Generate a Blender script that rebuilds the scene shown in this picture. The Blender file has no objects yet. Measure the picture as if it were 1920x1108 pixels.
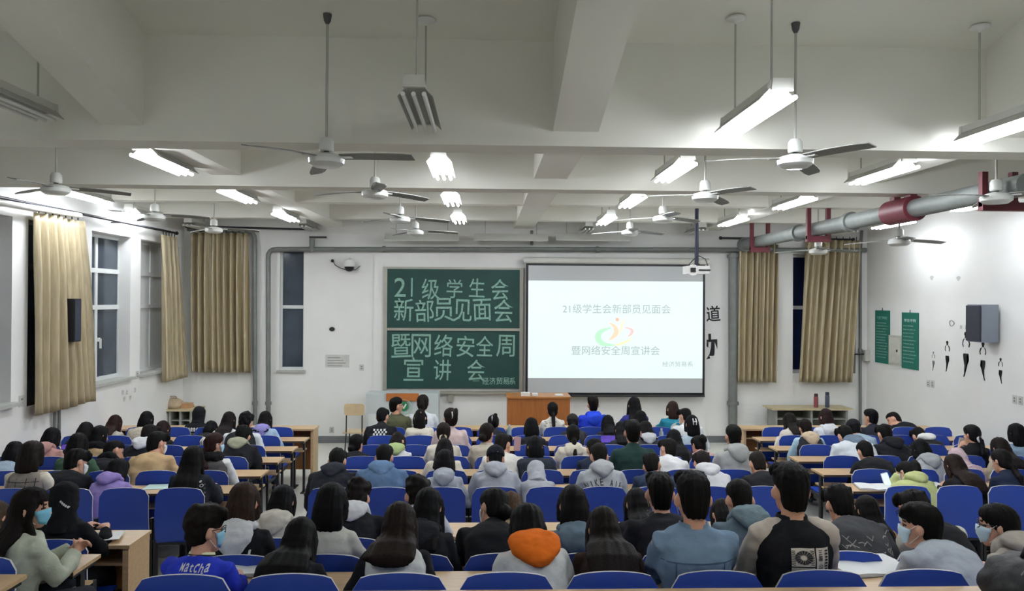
import bpy, math, random
import numpy as np
from mathutils import Vector, Matrix, noise
from mathutils.bvhtree import BVHTree
sc = bpy.context.scene
COL = sc.collection
R = math.radians
# ------------------------------------------------------------------ camera, world, exposure
CAM = Vector((0, 0, 2.80)); FPX = 1400.0
YAW, PITCH, ROLL = R(2.05), R(0.33), 0.006
_F = Vector((math.sin(YAW)*math.cos(PITCH), math.cos(YAW)*math.cos(PITCH), math.sin(PITCH)))
_r0 = Vector((math.cos(YAW), -math.sin(YAW), 0)); _u0 = _r0.cross(_F)
_R = _r0*math.cos(ROLL) + _u0*math.sin(ROLL); _U = _u0*math.cos(ROLL) - _r0*math.sin(ROLL)
cd = bpy.data.cameras.new('camera'); cam = bpy.data.objects.new('camera', cd); COL.objects.link(cam)
cam.matrix_world = Matrix(((_R.x, _U.x, -_F.x, CAM.x), (_R.y, _U.y, -_F.y, CAM.y), (_R.z, _U.z, -_F.z, CAM.z), (0, 0, 0, 1)))
cd.sensor_width = 36; cd.lens = FPX/1920*36; cd.clip_start = .05; cd.clip_end = 100
sc.camera = cam
w = bpy.data.worlds.new('night'); sc.world = w; w.use_nodes = True
w.node_tree.nodes['Background'].inputs[0].default_value = (.02, .025, .04, 1)
w.node_tree.nodes['Background'].inputs[1].default_value = .3
vs = sc.view_settings; vs.view_transform = 'Standard'; vs.look = 'None'; vs.gamma = 1; vs.use_curve_mapping = False
vs.exposure = 1.05
TUBE_STRENGTH = 28.0
sc.cycles.max_bounces = 9; sc.cycles.diffuse_bounces = 7; sc.cycles.caustics_reflective = False; sc.cycles.caustics_refractive = False
sc.cycles.use_denoising = True
sc.cycles.sample_clamp_indirect = 6

def ray(px, py):
    return (_R*((px-960)/FPX) - _U*((py-554)/FPX) + _F)
def at(px, py, Y):
    """the point of the room seen at pixel px,py at distance Y down the room"""
    d = ray(px, py); t = Y/d.y
    return CAM + d*t
def onx(px, py, X):
    d = ray(px, py); return CAM + d*(X/d.x)
def onz(px, py, Z):
    d = ray(px, py); return CAM + d*((Z-CAM.z)/d.z)

# ------------------------------------------------------------------ materials
def lin(h):
    h = h.lstrip('#'); v = [int(h[i:i+2], 16)/255 for i in (0, 2, 4)]
    return tuple((c/12.92 if c <= .04045 else ((c+.055)/1.055)**2.4) for c in v) + (1,)
MATS = {}
def mat(name, col, rough=.7, metal=0.0, vary=.08, scale=8.0, bump=0.0, bscale=60.0, emit=None, estr=0, alpha=None, stretch=(1,1,1), coat=0, trans=0, spec=None):
    if name in MATS: return MATS[name]
    m = bpy.data.materials.new(name); m.use_nodes = True; MATS[name] = m
    nt = m.node_tree; b = nt.nodes['Principled BSDF']
    c = lin(col) if isinstance(col, str) else col
    b.inputs['Roughness'].default_value = rough; b.inputs['Metallic'].default_value = metal
    if spec is not None: b.inputs['Specular IOR Level'].default_value = spec
    if coat: b.inputs['Coat Weight'].default_value = coat
    if trans: b.inputs['Transmission Weight'].default_value = trans
    tc = nt.nodes.new('ShaderNodeTexCoord'); mp = nt.nodes.new('ShaderNodeMapping'); mp.inputs['Scale'].default_value = stretch
    nt.links.new(tc.outputs['Object'], mp.inputs['Vector'])
    if vary > 0:
        n = nt.nodes.new('ShaderNodeTexNoise'); n.inputs['Scale'].default_value = scale; n.inputs['Detail'].default_value = 4
        nt.links.new(mp.outputs['Vector'], n.inputs['Vector'])
        r = nt.nodes.new('ShaderNodeValToRGB'); r.color_ramp.elements[0].position = .3; r.color_ramp.elements[1].position = .7
        r.color_ramp.elements[0].color = tuple(max(0, x*(1-vary)) for x in c[:3]) + (1,)
        r.color_ramp.elements[1].color = tuple(min(1, x*(1+vary)) for x in c[:3]) + (1,)
        nt.links.new(n.outputs['Fac'], r.inputs['Fac']); nt.links.new(r.outputs['Color'], b.inputs['Base Color'])
    else:
        b.inputs['Base Color'].default_value = c
    if bump > 0:
        n2 = nt.nodes.new('ShaderNodeTexNoise'); n2.inputs['Scale'].default_value = bscale; n2.inputs['Detail'].default_value = 3
        nt.links.new(mp.outputs['Vector'], n2.inputs['Vector'])
        bp = nt.nodes.new('ShaderNodeBump'); bp.inputs['Strength'].default_value = bump; bp.inputs['Distance'].default_value = .01
        nt.links.new(n2.outputs['Fac'], bp.inputs['Height']); nt.links.new(bp.outputs['Normal'], b.inputs['Normal'])
    if emit:
        b.inputs['Emission Color'].default_value = lin(emit); b.inputs['Emission Strength'].default_value = estr
    return m
def cloth(col, rough=.92, bump=.35): return mat('cloth_'+col.strip('#'), (lambda q: tuple(min(.80, x*(1.42-.42*min(1, sum(q)/1.2))) for x in q)+(1,))(lin(col)[:3]), rough, vary=.10, scale=6, bump=bump, bscale=35, spec=.2)
def hairmat(col): return mat('hair_'+col.strip('#'), tuple(x*.62 for x in lin(col)[:3])+(1,), .62, vary=.35, scale=9, stretch=(9, 9, .8), bump=.25, bscale=12, spec=.12)
M_WALL = mat('wall_paint', '#e2e2df', .85, vary=.025, scale=2.2, bump=.05, bscale=90)
M_CEIL = mat('ceiling_paint', '#dddcd3', .9, vary=.025, scale=1.6, bump=.05, bscale=60)
M_FLOOR = mat('terrazzo_floor', '#cbcbc2', .35, vary=.12, scale=40)
M_WOOD = mat('desk_laminate', '#bd9f78', .38, vary=.10, scale=5, stretch=(1, 9, 9))
M_WOOD2 = mat('panel_wood', '#a26e3c', .5, vary=.16, scale=4, stretch=(9, 9, 1))
M_EDGE = mat('dark_desk_edge', '#4b3a2a', .6)
M_STEEL = mat('dark_steel', '#26272b', .5, metal=.3, vary=.05)
M_BLUE = mat('blue_plastic', '#1c41a3', .42, vary=.06, scale=4, bump=.08, bscale=260)
M_RIM = mat('pale_seat_edge', '#b9b6b4', .6, vary=.04)
M_PIPE = mat('grey_pipe', '#767a77', .55, metal=.2, vary=.10, scale=7)
M_RED = mat('red_bracket', '#5e1f28', .6)
M_RED2 = mat('red_coupling', '#64242f', .5)
M_WHITE = mat('white_plastic', '#dcdcd8', .45, vary=.03)
M_FAN = mat('fan_enamel', '#c9cbc6', .3, vary=.03, coat=.3)
M_BLADE = mat('fan_blade', '#74746f', .5, vary=.08)
M_LAMP = mat('fixture_white', '#c4c4bd', .5, vary=.03)
M_LAMPE = mat('fixture_shell', '#a9a9a2', .5, vary=.04)
M_BLACK = mat('black_plastic', '#15161a', .45, vary=.05)
M_GLASS = mat('night_glass', '#3d4650', .12, vary=.15, scale=3)
M_GLASS2 = mat('night_blue_glass', '#1d2747', .15, vary=.1, scale=3)
M_FRAME = mat('window_frame_white', '#cfd2d1', .5, vary=.03)
M_CURT = mat('gold_curtain', '#ab9e80', .38, vary=.14, scale=5, stretch=(6, 6, .6), bump=.15, bscale=30, spec=.6)
M_SILL = mat('stone_sill', '#a9aba6', .6, vary=.1, scale=12)
M_BOARD = mat('green_chalkboard', '#123f39', .6, vary=.12, scale=3)
M_CHALK = mat('chalk', '#83a899', .95, vary=.28, scale=60)
M_ALU = mat('aluminium', '#a6a498', .4, metal=.35, vary=.05)
M_SKIN = mat('skin', '#c7967d', .55, vary=.07, scale=9)
M_EYE = mat('eye_dark', '#1a1413', .3, vary=0)
M_LIP = mat('lip', '#9a5a52', .5, vary=0)
M_TUBE_ON = mat('tube_lit', '#ffffff', .4, vary=0, emit='#f2f7ff', estr=TUBE_STRENGTH)
M_TUBE_OFF = mat('tube_off', '#d6d7d3', .3, vary=0)

# ------------------------------------------------------------------ mesh helpers
class MB:
    def __init__(s): s.v = []; s.f = []; s.m = []
    def add(s, vs, fs, mi=0):
        o = len(s.v); s.v += [tuple(v) for v in vs]; s.f += [tuple(i+o for i in f) for f in fs]; s.m += [mi]*len(fs); return s
    def box(s, x0, x1, y0, y1, z0, z1, mi=0):
        return s.add([(x0,y0,z0),(x1,y0,z0),(x1,y1,z0),(x0,y1,z0),(x0,y0,z1),(x1,y0,z1),(x1,y1,z1),(x0,y1,z1)],
                     [(0,3,2,1),(4,5,6,7),(0,1,5,4),(1,2,6,5),(2,3,7,6),(3,0,4,7)], mi)
    def obox(s, c, ax, ay, az, mi=0):
        c, ax, ay, az = map(Vector, (c, ax, ay, az))
        vs = [c+ax*i+ay*j+az*k for k in (-1,1) for j in (-1,1) for i in (-1,1)]
        return s.add(vs, [(0,2,3,1),(4,5,7,6),(0,1,5,4),(1,3,7,5),(3,2,6,7),(2,0,4,6)], mi)
    def rings(s, rings, mi=0, cap=True, closed=False):
        n = len(rings[0]); o = len(s.v)
        for r in rings: s.v += [tuple(p) for p in r]
        m = len(rings)
        for i in range(m-1 + (1 if closed else 0)):
            a = o+i*n; b = o+((i+1) % m)*n
            for k in range(n):
                s.f.append((a+k, a+(k+1) % n, b+(k+1) % n, b+k)); s.m.append(mi)
        if cap and not closed:
            s.f.append(tuple(o+k for k in reversed(range(n)))); s.m.append(mi)
            s.f.append(tuple(o+(m-1)*n+k for k in range(n))); s.m.append(mi)
        return s
    def tube(s, pts, rad, n=10, mi=0, cap=True, up=None, flat=1.0):
        pts = [Vector(p) for p in pts]
        if not isinstance(rad, (list, tuple)): rad = [rad]*len(pts)
        rs = []; prev = None
        for i, p in enumerate(pts):
            t = (pts[min(i+1, len(pts)-1)] - pts[max(i-1, 0)]).normalized()
            ref = Vector(up) if up else (prev if prev is not None else (Vector((0,0,1)) if abs(t.z) < .9 else Vector((0,1,0))))
            a = (ref - t*ref.dot(t)); a = a.normalized() if a.length > 1e-6 else t.orthogonal().normalized()
            prev = a; b = t.cross(a)
            rs.append([p + (a*math.cos(2*math.pi*k/n)*flat + b*math.sin(2*math.pi*k/n))*rad[i] for k in range(n)])
        return s.rings(rs, mi, cap)
    def cyl(s, p0, p1, r, n=12, mi=0, r1=None): return s.tube([p0, p1], [r, r if r1 is None else r1], n, mi)
    def ell(s, c, rx, ry, rz, M=None, nu=12, nv=8, mi=0):
        c = Vector(c); rs = []
        for j in range(nv+1):
            ph = -math.pi/2 + math.pi*(j*.94/nv+.03)
            ring = []
            for k in range(nu):
                th = 2*math.pi*k/nu
                q = Vector((rx*math.cos(ph)*math.cos(th), ry*math.cos(ph)*math.sin(th), rz*math.sin(ph)))
                ring.append(c + (M @ q if M else q))
            rs.append(ring)
        return s.rings(rs, mi)
    def lathe(s, c, prof, n=20, mi=0):
        c = Vector(c)
        return s.rings([[c+Vector((r*math.cos(2*math.pi*k/n), r*math.sin(2*math.pi*k/n), z)) for k in range(n)] for r, z in prof], mi)
    def prism(s, poly, o, ax, ay, az, mi=0):
        """polygon poly (u,v) in the plane o + u*ax + v*ay, extruded by the vector az"""
        o, ax, ay, az = map(Vector, (o, ax, ay, az)); n = len(poly)
        a = [o+ax*u+ay*v for u, v in poly]
        return s.add(a+[p+az for p in a], [tuple(reversed(range(n))), tuple(range(n, 2*n))]+[(i, (i+1) % n, n+(i+1) % n, n+i) for i in range(n)], mi)
    def build(s, name, mats, parent=None, smooth=False, origin=None, fix=True):
        me = bpy.data.meshes.new(name)
        v = s.v
        if origin is not None: v = [(p[0]-origin[0], p[1]-origin[1], p[2]-origin[2]) for p in v]
        me.from_pydata(v, [], s.f)
        for m in (mats if isinstance(mats, (list, tuple)) else [mats]): me.materials.append(m)
        me.polygons.foreach_set('material_index', s.m)
        if smooth is True: me.polygons.foreach_set('use_smooth', [True]*len(s.f))
        me.update()
        if fix:
            import bmesh
            bm = bmesh.new(); bm.from_mesh(me); bmesh.ops.recalc_face_normals(bm, faces=bm.faces)
            if isinstance(smooth, float):
                for e in bm.edges: e.smooth = e.calc_face_angle(0) < smooth
                for f in bm.faces: f.smooth = True
            bm.to_mesh(me); bm.free()
        o = bpy.data.objects.new(name, me); COL.objects.link(o)
        if parent is not None: o.parent = parent
        elif origin is not None: o.location = origin
        return o
def tag(o, label=None, cat=None, group=None, kind=None):
    if label: o['label'] = label
    if cat: o['category'] = cat
    if group: o['group'] = group
    if kind: o['kind'] = kind
    return o
def thing(name, label, cat, loc=(0,0,0), rz=0, group=None):
    o = bpy.data.objects.new(name, None); COL.objects.link(o); o.location = loc; o.rotation_euler = (0, 0, rz)
    o.empty_display_size = .1
    return tag(o, label, cat, group)
def struct(name, mb, m, smooth=False): return tag(mb.build(name, m, smooth=smooth), kind='structure')
def copy_tree(o, parent=None):
    c = o.copy(); COL.objects.link(c); c.parent = parent
    for ch in o.children: copy_tree(ch, c)
    return c
_dg = [None]
_tcache = {}
def textgeo(body, size=1.0, bold=0.0):
    """vertices and faces of a line of text in the plane, centred on the origin"""
    key = (body, bold)
    if key not in _tcache:
        c = bpy.data.curves.new('lettering', 'FONT'); c.body = body; c.offset = bold; c.resolution_u = 3
        o = bpy.data.objects.new('lettering', c); COL.objects.link(o)
        me = bpy.data.meshes.new_from_object(o.evaluated_get(bpy.context.evaluated_depsgraph_get()))
        vs = [tuple(v.co[:2]) for v in me.vertices]; fs = [tuple(p.vertices) for p in me.polygons]
        bpy.data.objects.remove(o); bpy.data.curves.remove(c); bpy.data.meshes.remove(me)
        xs = [v[0] for v in vs]; ys = [v[1] for v in vs]; cx = (min(xs)+max(xs))/2; cy = (min(ys)+max(ys))/2
        _tcache[key] = ([(x-cx, y-cy) for x, y in vs], fs, max(xs)-min(xs), max(ys)-min(ys))
    vs, fs, w_, h_ = _tcache[key]
    return [(x*size, y*size) for x, y in vs], fs, w_*size, h_*size
def put_text(mb, body, o, ax, ay, height=None, width=None, bold=0.0, mi=0, rot=0.0):
    vs, fs, w_, h_ = textgeo(body, 1.0, bold)
    sx = width/w_ if width else None; sy = height/h_ if height else None
    sx = sx or sy; sy = sy or sx
    o, ax, ay = Vector(o), Vector(ax), Vector(ay); c_, s_ = math.cos(rot), math.sin(rot)
    mb.add([o+ax*(x*sx*c_-y*sy*s_)+ay*(x*sx*s_+y*sy*c_) for x, y in vs], fs, mi)
# ------------------------------------------------------------------ rows of the hall: seat-back plane and floor height
ROW = {'A': (3.50, .62), 'B': (4.25, .455), 'P': (5.00, .31), 'C': (6.90, .17), 'D': (7.75, .135), 'E': (8.60, .10), 'F': (9.45, .065), 'G': (10.30, .03), 'H': (11.15, .0)}
FRONT_Y, LEFT_X, RIGHT_X, REAR_Y = 14.65, -5.83, 7.62, -2.6
SEAT_H = .90
def desk_back(r): return ROW[r][1]+SEAT_H-(.055 if r == 'A' else .075 if r in 'BP' else .135)
# ------------------------------------------------------------------ floor with low risers
prof = [(FRONT_Y+.1, 0)]
order = ['H', 'G', 'F', 'E', 'D', 'C']
z = 0
for r in order:
    d, fz = ROW[r]
    y = d+.40
    if fz > z: prof += [(y, z), (y, fz)]
    z = fz
for y, nz in ((6.25, .22), (5.42, .31), (4.64, .455), (3.90, .62), (3.12, .80), (2.35, .95), (1.55, 1.1)):
    prof += [(y, z), (y, nz)]; z = nz
prof += [(REAR_Y-.1, z), (REAR_Y-.1, -.3), (FRONT_Y+.1, -.3)]
poly = prof
mb = MB(); mb.prism([(p[0], p[1]) for p in poly], (LEFT_X-.1, 0, 0), (0, 1, 0), (0, 0, 1), (RIGHT_X-LEFT_X+.2, 0, 0))
struct('floor', mb, M_FLOOR)
# ------------------------------------------------------------------ ceiling slabs and beams
D1, D2, D3, D4 = 6.15, 8.57, 11.0, 13.4
ZS = 4.94
mb = MB(); mb.box(LEFT_X-.3, RIGHT_X+.3, D1, FRONT_Y+.3, ZS, ZS+.15)
sl = .25
y1 = REAR_Y-.1
mb.add([(LEFT_X-.3, D1, ZS), (RIGHT_X+.3, D1, ZS), (RIGHT_X+.3, y1, ZS+sl*(D1-y1)), (LEFT_X-.3, y1, ZS+sl*(D1-y1)),
        (LEFT_X-.3, D1, ZS+.15), (RIGHT_X+.3, D1, ZS+.15), (RIGHT_X+.3, y1, ZS+.15+sl*(D1-y1)), (LEFT_X-.3, y1, ZS+.15+sl*(D1-y1))],
       [(0,1,2,3), (7,6,5,4), (0,4,5,1), (1,5,6,2), (2,6,7,3), (3,7,4,0)])
struct('ceiling', mb, M_CEIL)
def beam(name, x0, x1, y0, y1, z0, z1):
    struct(name, MB().box(x0, x1, y0, y1, z0, z1), M_CEIL)
beam('ceiling_beam', LEFT_X, RIGHT_X, D1, D1+.33, 4.073, ZS)
beam('ceiling_beam', LEFT_X, RIGHT_X, D2, D2+.30, 4.073, ZS)
beam('ceiling_beam', LEFT_X, RIGHT_X, D3, D3+.22, 4.21, ZS)
beam('ceiling_beam', LEFT_X, RIGHT_X, D4, D4+.22, 4.23, ZS)
for x0, x1 in ((-3.11, -2.78), (.55, .93), (4.22, 4.60)):
    zb = 4.195
    b2 = MB().box(x0, x1, D1+.33, D2, zb, ZS); b2.box(x0, x1, D2+.30, FRONT_Y, zb, ZS)
    struct('ceiling_beam', b2, M_CEIL)
    mb = MB(); L = D1-y1
    mb.add([(x0, D1, zb), (x1, D1, zb), (x1, y1, zb+.27*L), (x0, y1, zb+.27*L), (x0, D1, ZS), (x1, D1, ZS), (x1, y1, ZS+sl*L+.02), (x0, y1, ZS+sl*L+.02)],
           [(0,1,2,3), (7,6,5,4), (0,4,5,1), (1,5,6,2), (2,6,7,3), (3,7,4,0)])
    struct('ceiling_beam', mb, M_CEIL)
# ------------------------------------------------------------------ walls with openings
def wall_grid(mb, us, vs, hole, fn):
    """quads of a wall plane split at us / vs; hole(u,v) True leaves it open"""
    for i in range(len(us)-1):
        for j in range(len(vs)-1):
            u, v = (us[i]+us[i+1])/2, (vs[j]+vs[j+1])/2
            if hole(u, v): continue
            mb.add([fn(us[i], vs[j], 0), fn(us[i+1], vs[j], 0), fn(us[i+1], vs[j+1], 0), fn(us[i], vs[j+1], 0),
                    fn(us[i], vs[j], 1), fn(us[i+1], vs[j], 1), fn(us[i+1], vs[j+1], 1), fn(us[i], vs[j+1], 1)],
                   [(0,1,2,3), (7,6,5,4), (0,4,5,1), (1,5,6,2), (2,6,7,3), (3,7,4,0)])
def wall(name, us, vs, holes, fn):
    us = sorted(set(us+[h[0] for h in holes]+[h[1] for h in holes])); vs = sorted(set(vs+[h[2] for h in holes]+[h[3] for h in holes]))
    mb = MB(); wall_grid(mb, us, vs, lambda u, v: any(h[0] < u < h[1] and h[2] < v < h[3] for h in holes), fn)
    return struct(name, mb, M_WALL)
# front wall: openings for the narrow window and the curtained ones
def fw(px, py): p = at(px, py, FRONT_Y); return p.x, p.z
a0, b1 = fw(525, 466); a1, b0 = fw(569, 694)
n1 = (a0, a1, b0, b1)
c0, d1 = fw(366, 440); c1, d0 = fw(462, 690); n2 = (c0, c1, d0, d1)
e0, g1 = fw(1392, 476); e1, g0 = fw(1452, 700); n3 = (e0, e1, g0, g1)
h0, k1 = fw(1487, 476); h1, k0 = fw(1604, 700); n4 = (h0, h1, k0, k1)
wall('wall_front', [LEFT_X-.3, RIGHT_X+.3], [-.3, ZS+.1], [n1, n2, n3, n4], lambda u, v, t: (u, FRONT_Y+.28*t, v))
# left wall
def lw(px, py): p = onx(px, py, LEFT_X); return p.y, p.z
q = []
ya, zb_ = lw(170, 722); yb, _ = lw(243, 716); _, zt = lw(172, 432)
yc, _ = lw(262, 708); ye, _ = lw(338, 700); yd, _ = lw(50, 760); yf, _ = lw(158, 740); yg, _ = lw(20, 768)
zbl, ztl = zb_, zt
holes = [(ya, yb, zbl, ztl), (yc, ye, zbl, ztl), (yd, yf, zbl-.1, ztl), (yg-1.9, yg, zbl, ztl)]
wall('wall_left', [REAR_Y-.1, FRONT_Y+.3], [-.3, 7.3], holes, lambda u, v, t: (LEFT_X-.30*t, u, v))
struct('wall_right', MB().box(RIGHT_X, RIGHT_X+.3, REAR_Y-.1, FRONT_Y+.3, -.3, 7.3), M_WALL)
struct('wall_rear', MB().box(LEFT_X-.3, RIGHT_X+.3, REAR_Y-.3, REAR_Y, -.3, 7.4), M_WALL)
# skirting
M_SKIRT = mat('grey_skirting', '#6c6f70', .6)
mb = MB().box(LEFT_X, RIGHT_X, FRONT_Y-.015, FRONT_Y, 0, .13); struct('baseboard_front', mb, M_SKIRT)
mb = MB().box(RIGHT_X-.015, RIGHT_X, 7.2, FRONT_Y-.02, 0, .3); struct('baseboard_right', mb, M_SKIRT)
mb = MB().box(LEFT_X, LEFT_X+.015, 7.2, FRONT_Y-.02, 0, .3); struct('baseboard_left', mb, M_SKIRT)
# shallow board recess: the raised plaster pier right of the left bay
p0 = fw(702, 480); p1 = fw(1320, 480)
struct('trim_1', MB().box(p0[0], p1[0]+.05, FRONT_Y-.03, FRONT_Y, .15, fw(702, 474)[1]), M_WALL)
# ------------------------------------------------------------------ windows
wn = [0]
def window(o, u, v, n, wdt, hgt, cols, rows, glass=M_GLASS, fr=.06, handle=None, frame=M_FRAME):
    """window in the plane o + a*u + b*v; n points into the room; cols/rows are cumulative splits 0..1"""
    wn[0] += 1; name = 'window_%d' % wn[0]
    o, u, v, n = map(Vector, (o, u, v, n))
    mb = MB()
    def bar(a0, a1, b0, b1, t=.03): mb.obox(o+u*((a0+a1)/2)+v*((b0+b1)/2), u*((a1-a0)/2), n*t, v*((b1-b0)/2))
    bar(0, wdt, 0, fr); bar(0, wdt, hgt-fr, hgt); bar(0, fr, 0, hgt, .029); bar(wdt-fr, wdt, 0, hgt, .029)
    for c in cols[1:-1]: bar(c*wdt-fr*.6, c*wdt+fr*.6, 0, hgt, .028)
    for r_ in rows[1:-1]: bar(0, wdt, r_*hgt-fr*.6, r_*hgt+fr*.6, .034)
    root = tag(mb.build(name, frame), kind='structure')
    for i in range(len(cols)-1):
        for j in range(len(rows)-1):
            a = (cols[i]+cols[i+1])/2*wdt; b = (rows[j]+rows[j+1])/2*hgt
            MB().obox(o+u*a+v*b, u*((cols[i+1]-cols[i])*wdt/2-fr*.3), n*.008, v*((rows[j+1]-rows[j])*hgt/2-fr*.3)).build('pane', glass, root)
    if handle:
        a, b = handle
        h = MB(); c = o+u*(a*wdt)+v*(b*hgt)+n*.04; h.obox(c, u*.018, n*.02, v*.03); h.obox(c+n*.03-v*.06, u*.012, n*.012, v*.075)
        h.build('handle', M_WHITE, root)
    return root
def sill(o, u, n, wdt, depth):
    o, u, n = map(Vector, (o, u, n))
    struct('window_%d_sill' % wn[0], MB().obox(o+u*(wdt/2)+n*(depth/2)+Vector((0,0,-.02)), u*(wdt/2+.04), n*(depth/2), (0,0,.022)), M_SILL)
xg = LEFT_X-.22
window((xg, ya-.05, zbl), (0,1,0), (0,0,1), (1,0,0), yb-ya+.1, ztl-zbl, [0,.43,1], [0,.50,.75,1], handle=(.47,.28)); sill((xg, ya, zbl), (0,1,0), (1,0,0), yb-ya, .30)
window((xg, yc-.05, zbl), (0,1,0), (0,0,1), (1,0,0), ye-yc+.1, ztl-zbl, [0,.5,1], [0,.5,.75,1], glass=M_FRAME); sill((xg, yc, zbl), (0,1,0), (1,0,0), (ye-yc)*.55, .30)
window((xg+.16, yd, zbl-.1), (0,1,0), (0,0,1), (1,0,0), yf-yd, ztl-zbl+.1, [0,.5,1], [0,.5,.75,1], glass=M_GLASS, frame=M_BLACK)
window((xg, yg-1.9, zbl), (0,1,0), (0,0,1), (1,0,0), 1.9, ztl-zbl, [0,.5,1], [0,.5,.75,1], glass=M_GLASS); sill((xg, yg-1.9, zbl), (0,1,0), (1,0,0), 1.9, .34)
yq = FRONT_Y+.20
window((n1[0]-.02, yq-.08, n1[2]), (1,0,0), (0,0,1), (0,-1,0), n1[1]-n1[0]+.04, n1[3]-n1[2], [0,1], [0,.52,1], fr=.055); sill((n1[0], FRONT_Y, n1[2]), (1,0,0), (0,-1,0), n1[1]-n1[0], .05)
for nn in (n2, n3, n4):
    window((nn[0], yq, nn[2]), (1,0,0), (0,0,1), (0,-1,0), nn[1]-nn[0], nn[3]-nn[2], [0,.5,1], [0,.55,1], glass=M_GLASS2, frame=M_FRAME)
# ------------------------------------------------------------------ curtains: pleated cloth with real depth
def curtain(label, o, u, n, wid_top, wid_bot, h, folds, amp, seed, shift=0.0, hooks=True, twist=0.0):
    rnd = random.Random(seed); o, u, n = map(Vector, (o, u, n)); nx, nz = folds*10, 24
    ph = [rnd.uniform(-.6, .6) for _ in range(folds+2)]
    front, back = [], []
    for j in range(nz+1):
        t = j/nz                       # 0 top .. 1 bottom
        wd = wid_top+(wid_bot-wid_top)*t**1.3
        for i in range(nx+1):
            s_ = i/nx; k = s_*folds
            pinch = .45+.55*min(1, t*3+.15)
            d = math.sin(2*math.pi*(k+.12*math.sin(2.2*t+ph[int(k)])+.18*ph[int(k)]))*amp*pinch + .35*amp*math.sin(5.1*k+2*t+seed)
            a = (s_-.5)*wd + shift*t + twist*math.sin(t*math.pi)*(s_-.5)
            p = o+u*a+n*d+Vector((0,0,-h*t + .012*math.sin(6.28*k)*t))
            front.append(p+n*.006); back.append(p-n*.006)
    mb = MB(); W = nx+1; N = len(front)
    fs = []
    for j in range(nz):
        for i in range(nx):
            a = j*W+i; fs += [(a, a+1, a+W+1, a+W), (N+a+W, N+a+W+1, N+a+1, N+a)]
    for i in range(nx): fs += [(i, N+i, N+i+1, i+1), (nz*W+i, nz*W+i+1, N+nz*W+i+1, N+nz*W+i)]
    for j in range(nz): fs += [(j*W, (j+1)*W, N+(j+1)*W, N+j*W), (j*W+nx, N+j*W+nx, N+(j+1)*W+nx, (j+1)*W+nx)]
    mb.add(front+back, fs)
    c = tag(mb.build('curtain', M_CURT, smooth=True), label, 'curtain')
    if hooks:
        for i in range(folds):
            p = o+u*((i+.5)/folds-.5)*wid_top; MB().box(p.x-.006, p.x+.006, p.y-.006, p.y+.006, p.z-.01, p.z+.07).build('hook', M_STEEL, c)
    return c
XC = LEFT_X+.14
def lc(px, py): return onx(px, py, XC)
t0, t1 = lc(66, 398), lc(152, 404); bt = lc(110, 768)
curtain('large gold curtain hanging over the left wall beside the black-edged window', ((XC, (t0.y+t1.y)/2, t0.z)), (0,1,0), (1,0,0), t1.y-t0.y, (lc(175, 760).y-lc(70, 770).y), t0.z-bt.z, 7, .075, 3, shift=(lc(122,760).y-(t0.y+t1.y)/2))
t0, t1 = lc(303, 440), lc(330, 443); bt = lc(325, 712)
curtain('narrow twisted gold curtain on the left wall next to the front corner', ((XC, (t0.y+t1.y)/2, t0.z)), (0,1,0), (1,0,0), t1.y-t0.y, lc(345,710).y-lc(306,710).y, t0.z-bt.z, 5, .06, 5, shift=(lc(326,710).y-(t0.y+t1.y)/2))
YC = FRONT_Y-.14
def curtf(label, x0, x1, xb0, xb1, yt, yb, folds, amp, seed, Y=YC):
    a, b, c, d = at(x0, yt, Y), at(x1, yt, Y), at(xb0, yb, Y), at(xb1, yb, Y)
    return curtain(label, ((a.x+b.x)/2, Y, a.z), (1,0,0), (0,-1,0), b.x-a.x, d.x-c.x, a.z-c.z, folds, amp, seed, shift=((c.x+d.x)-(a.x+b.x))/2)
curtf('wide gold curtain on the front wall left of the two vertical pipes', 358, 466, 361, 470, 436, 698, 9, .075, 7)
curtf('gold curtain on the front wall beside the thick vertical pipe at right', 1386, 1460, 1382, 1455, 458, 716, 7, .07, 9)
curtf('broad gold curtain half covering the dark blue window by the right corner', 1512, 1612, 1496, 1596, 450, 716, 8, .075, 11)
# ------------------------------------------------------------------ curtain rods
def rod(label, p0, p1, r=.016, ends=True, mm=M_STEEL, name='curtain_rod', cat='curtain rod', brk=2):
    p0, p1 = Vector(p0), Vector(p1)
    root = tag(MB().cyl(p0, p1, r, 10).build(name, mm, smooth=R(40)), label, cat)
    d = (p1-p0).normalized()
    if ends:
        for p, s_ in ((p0, -1), (p1, 1)): MB().ell(p+d*s_*.03, .035, .035, .035).build('finial', mm, root, smooth=True)
    return root
def brackets(root, pts, to, mm=M_STEEL):
    for p in pts: MB().cyl(p, Vector(p)+Vector(to), .012, 8).build('bracket', mm, root)
rl = rod('dark curtain rod running along the top of the left wall', onx(-40, 362, XC), onx(330, 437, XC), .020)
brackets(rl, [onx(90, 390, XC), onx(225, 417, XC)], (-.14, 0, 0))
rt = tag(MB().cyl(onx(-30, 374, XC+.07), onx(150, 404, XC+.07), .035, 12).build('roller_tube', M_WHITE, smooth=R(40)), 'white roller tube above the large left gold curtain', 'roller tube')
brackets(rt, [onx(20, 383, XC+.07), onx(120, 399, XC+.07)], (-.21, 0, 0), M_WHITE)
rl = rod('dark curtain rod on the front wall above the wide left curtain', at(352, 424, YC), at(582, 430, YC), .018)
brackets(rl, [at(400, 425, YC), at(540, 429, YC)], (0, .12, 0))
rl = rod('dark curtain rod above the two right front wall curtains', at(1354, 446, YC), at(1597, 449, YC), .018)
brackets(rl, [at(1380, 446.5, YC), at(1485, 448, YC), at(1590, 449, YC)], (0, .12, 0))
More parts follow.
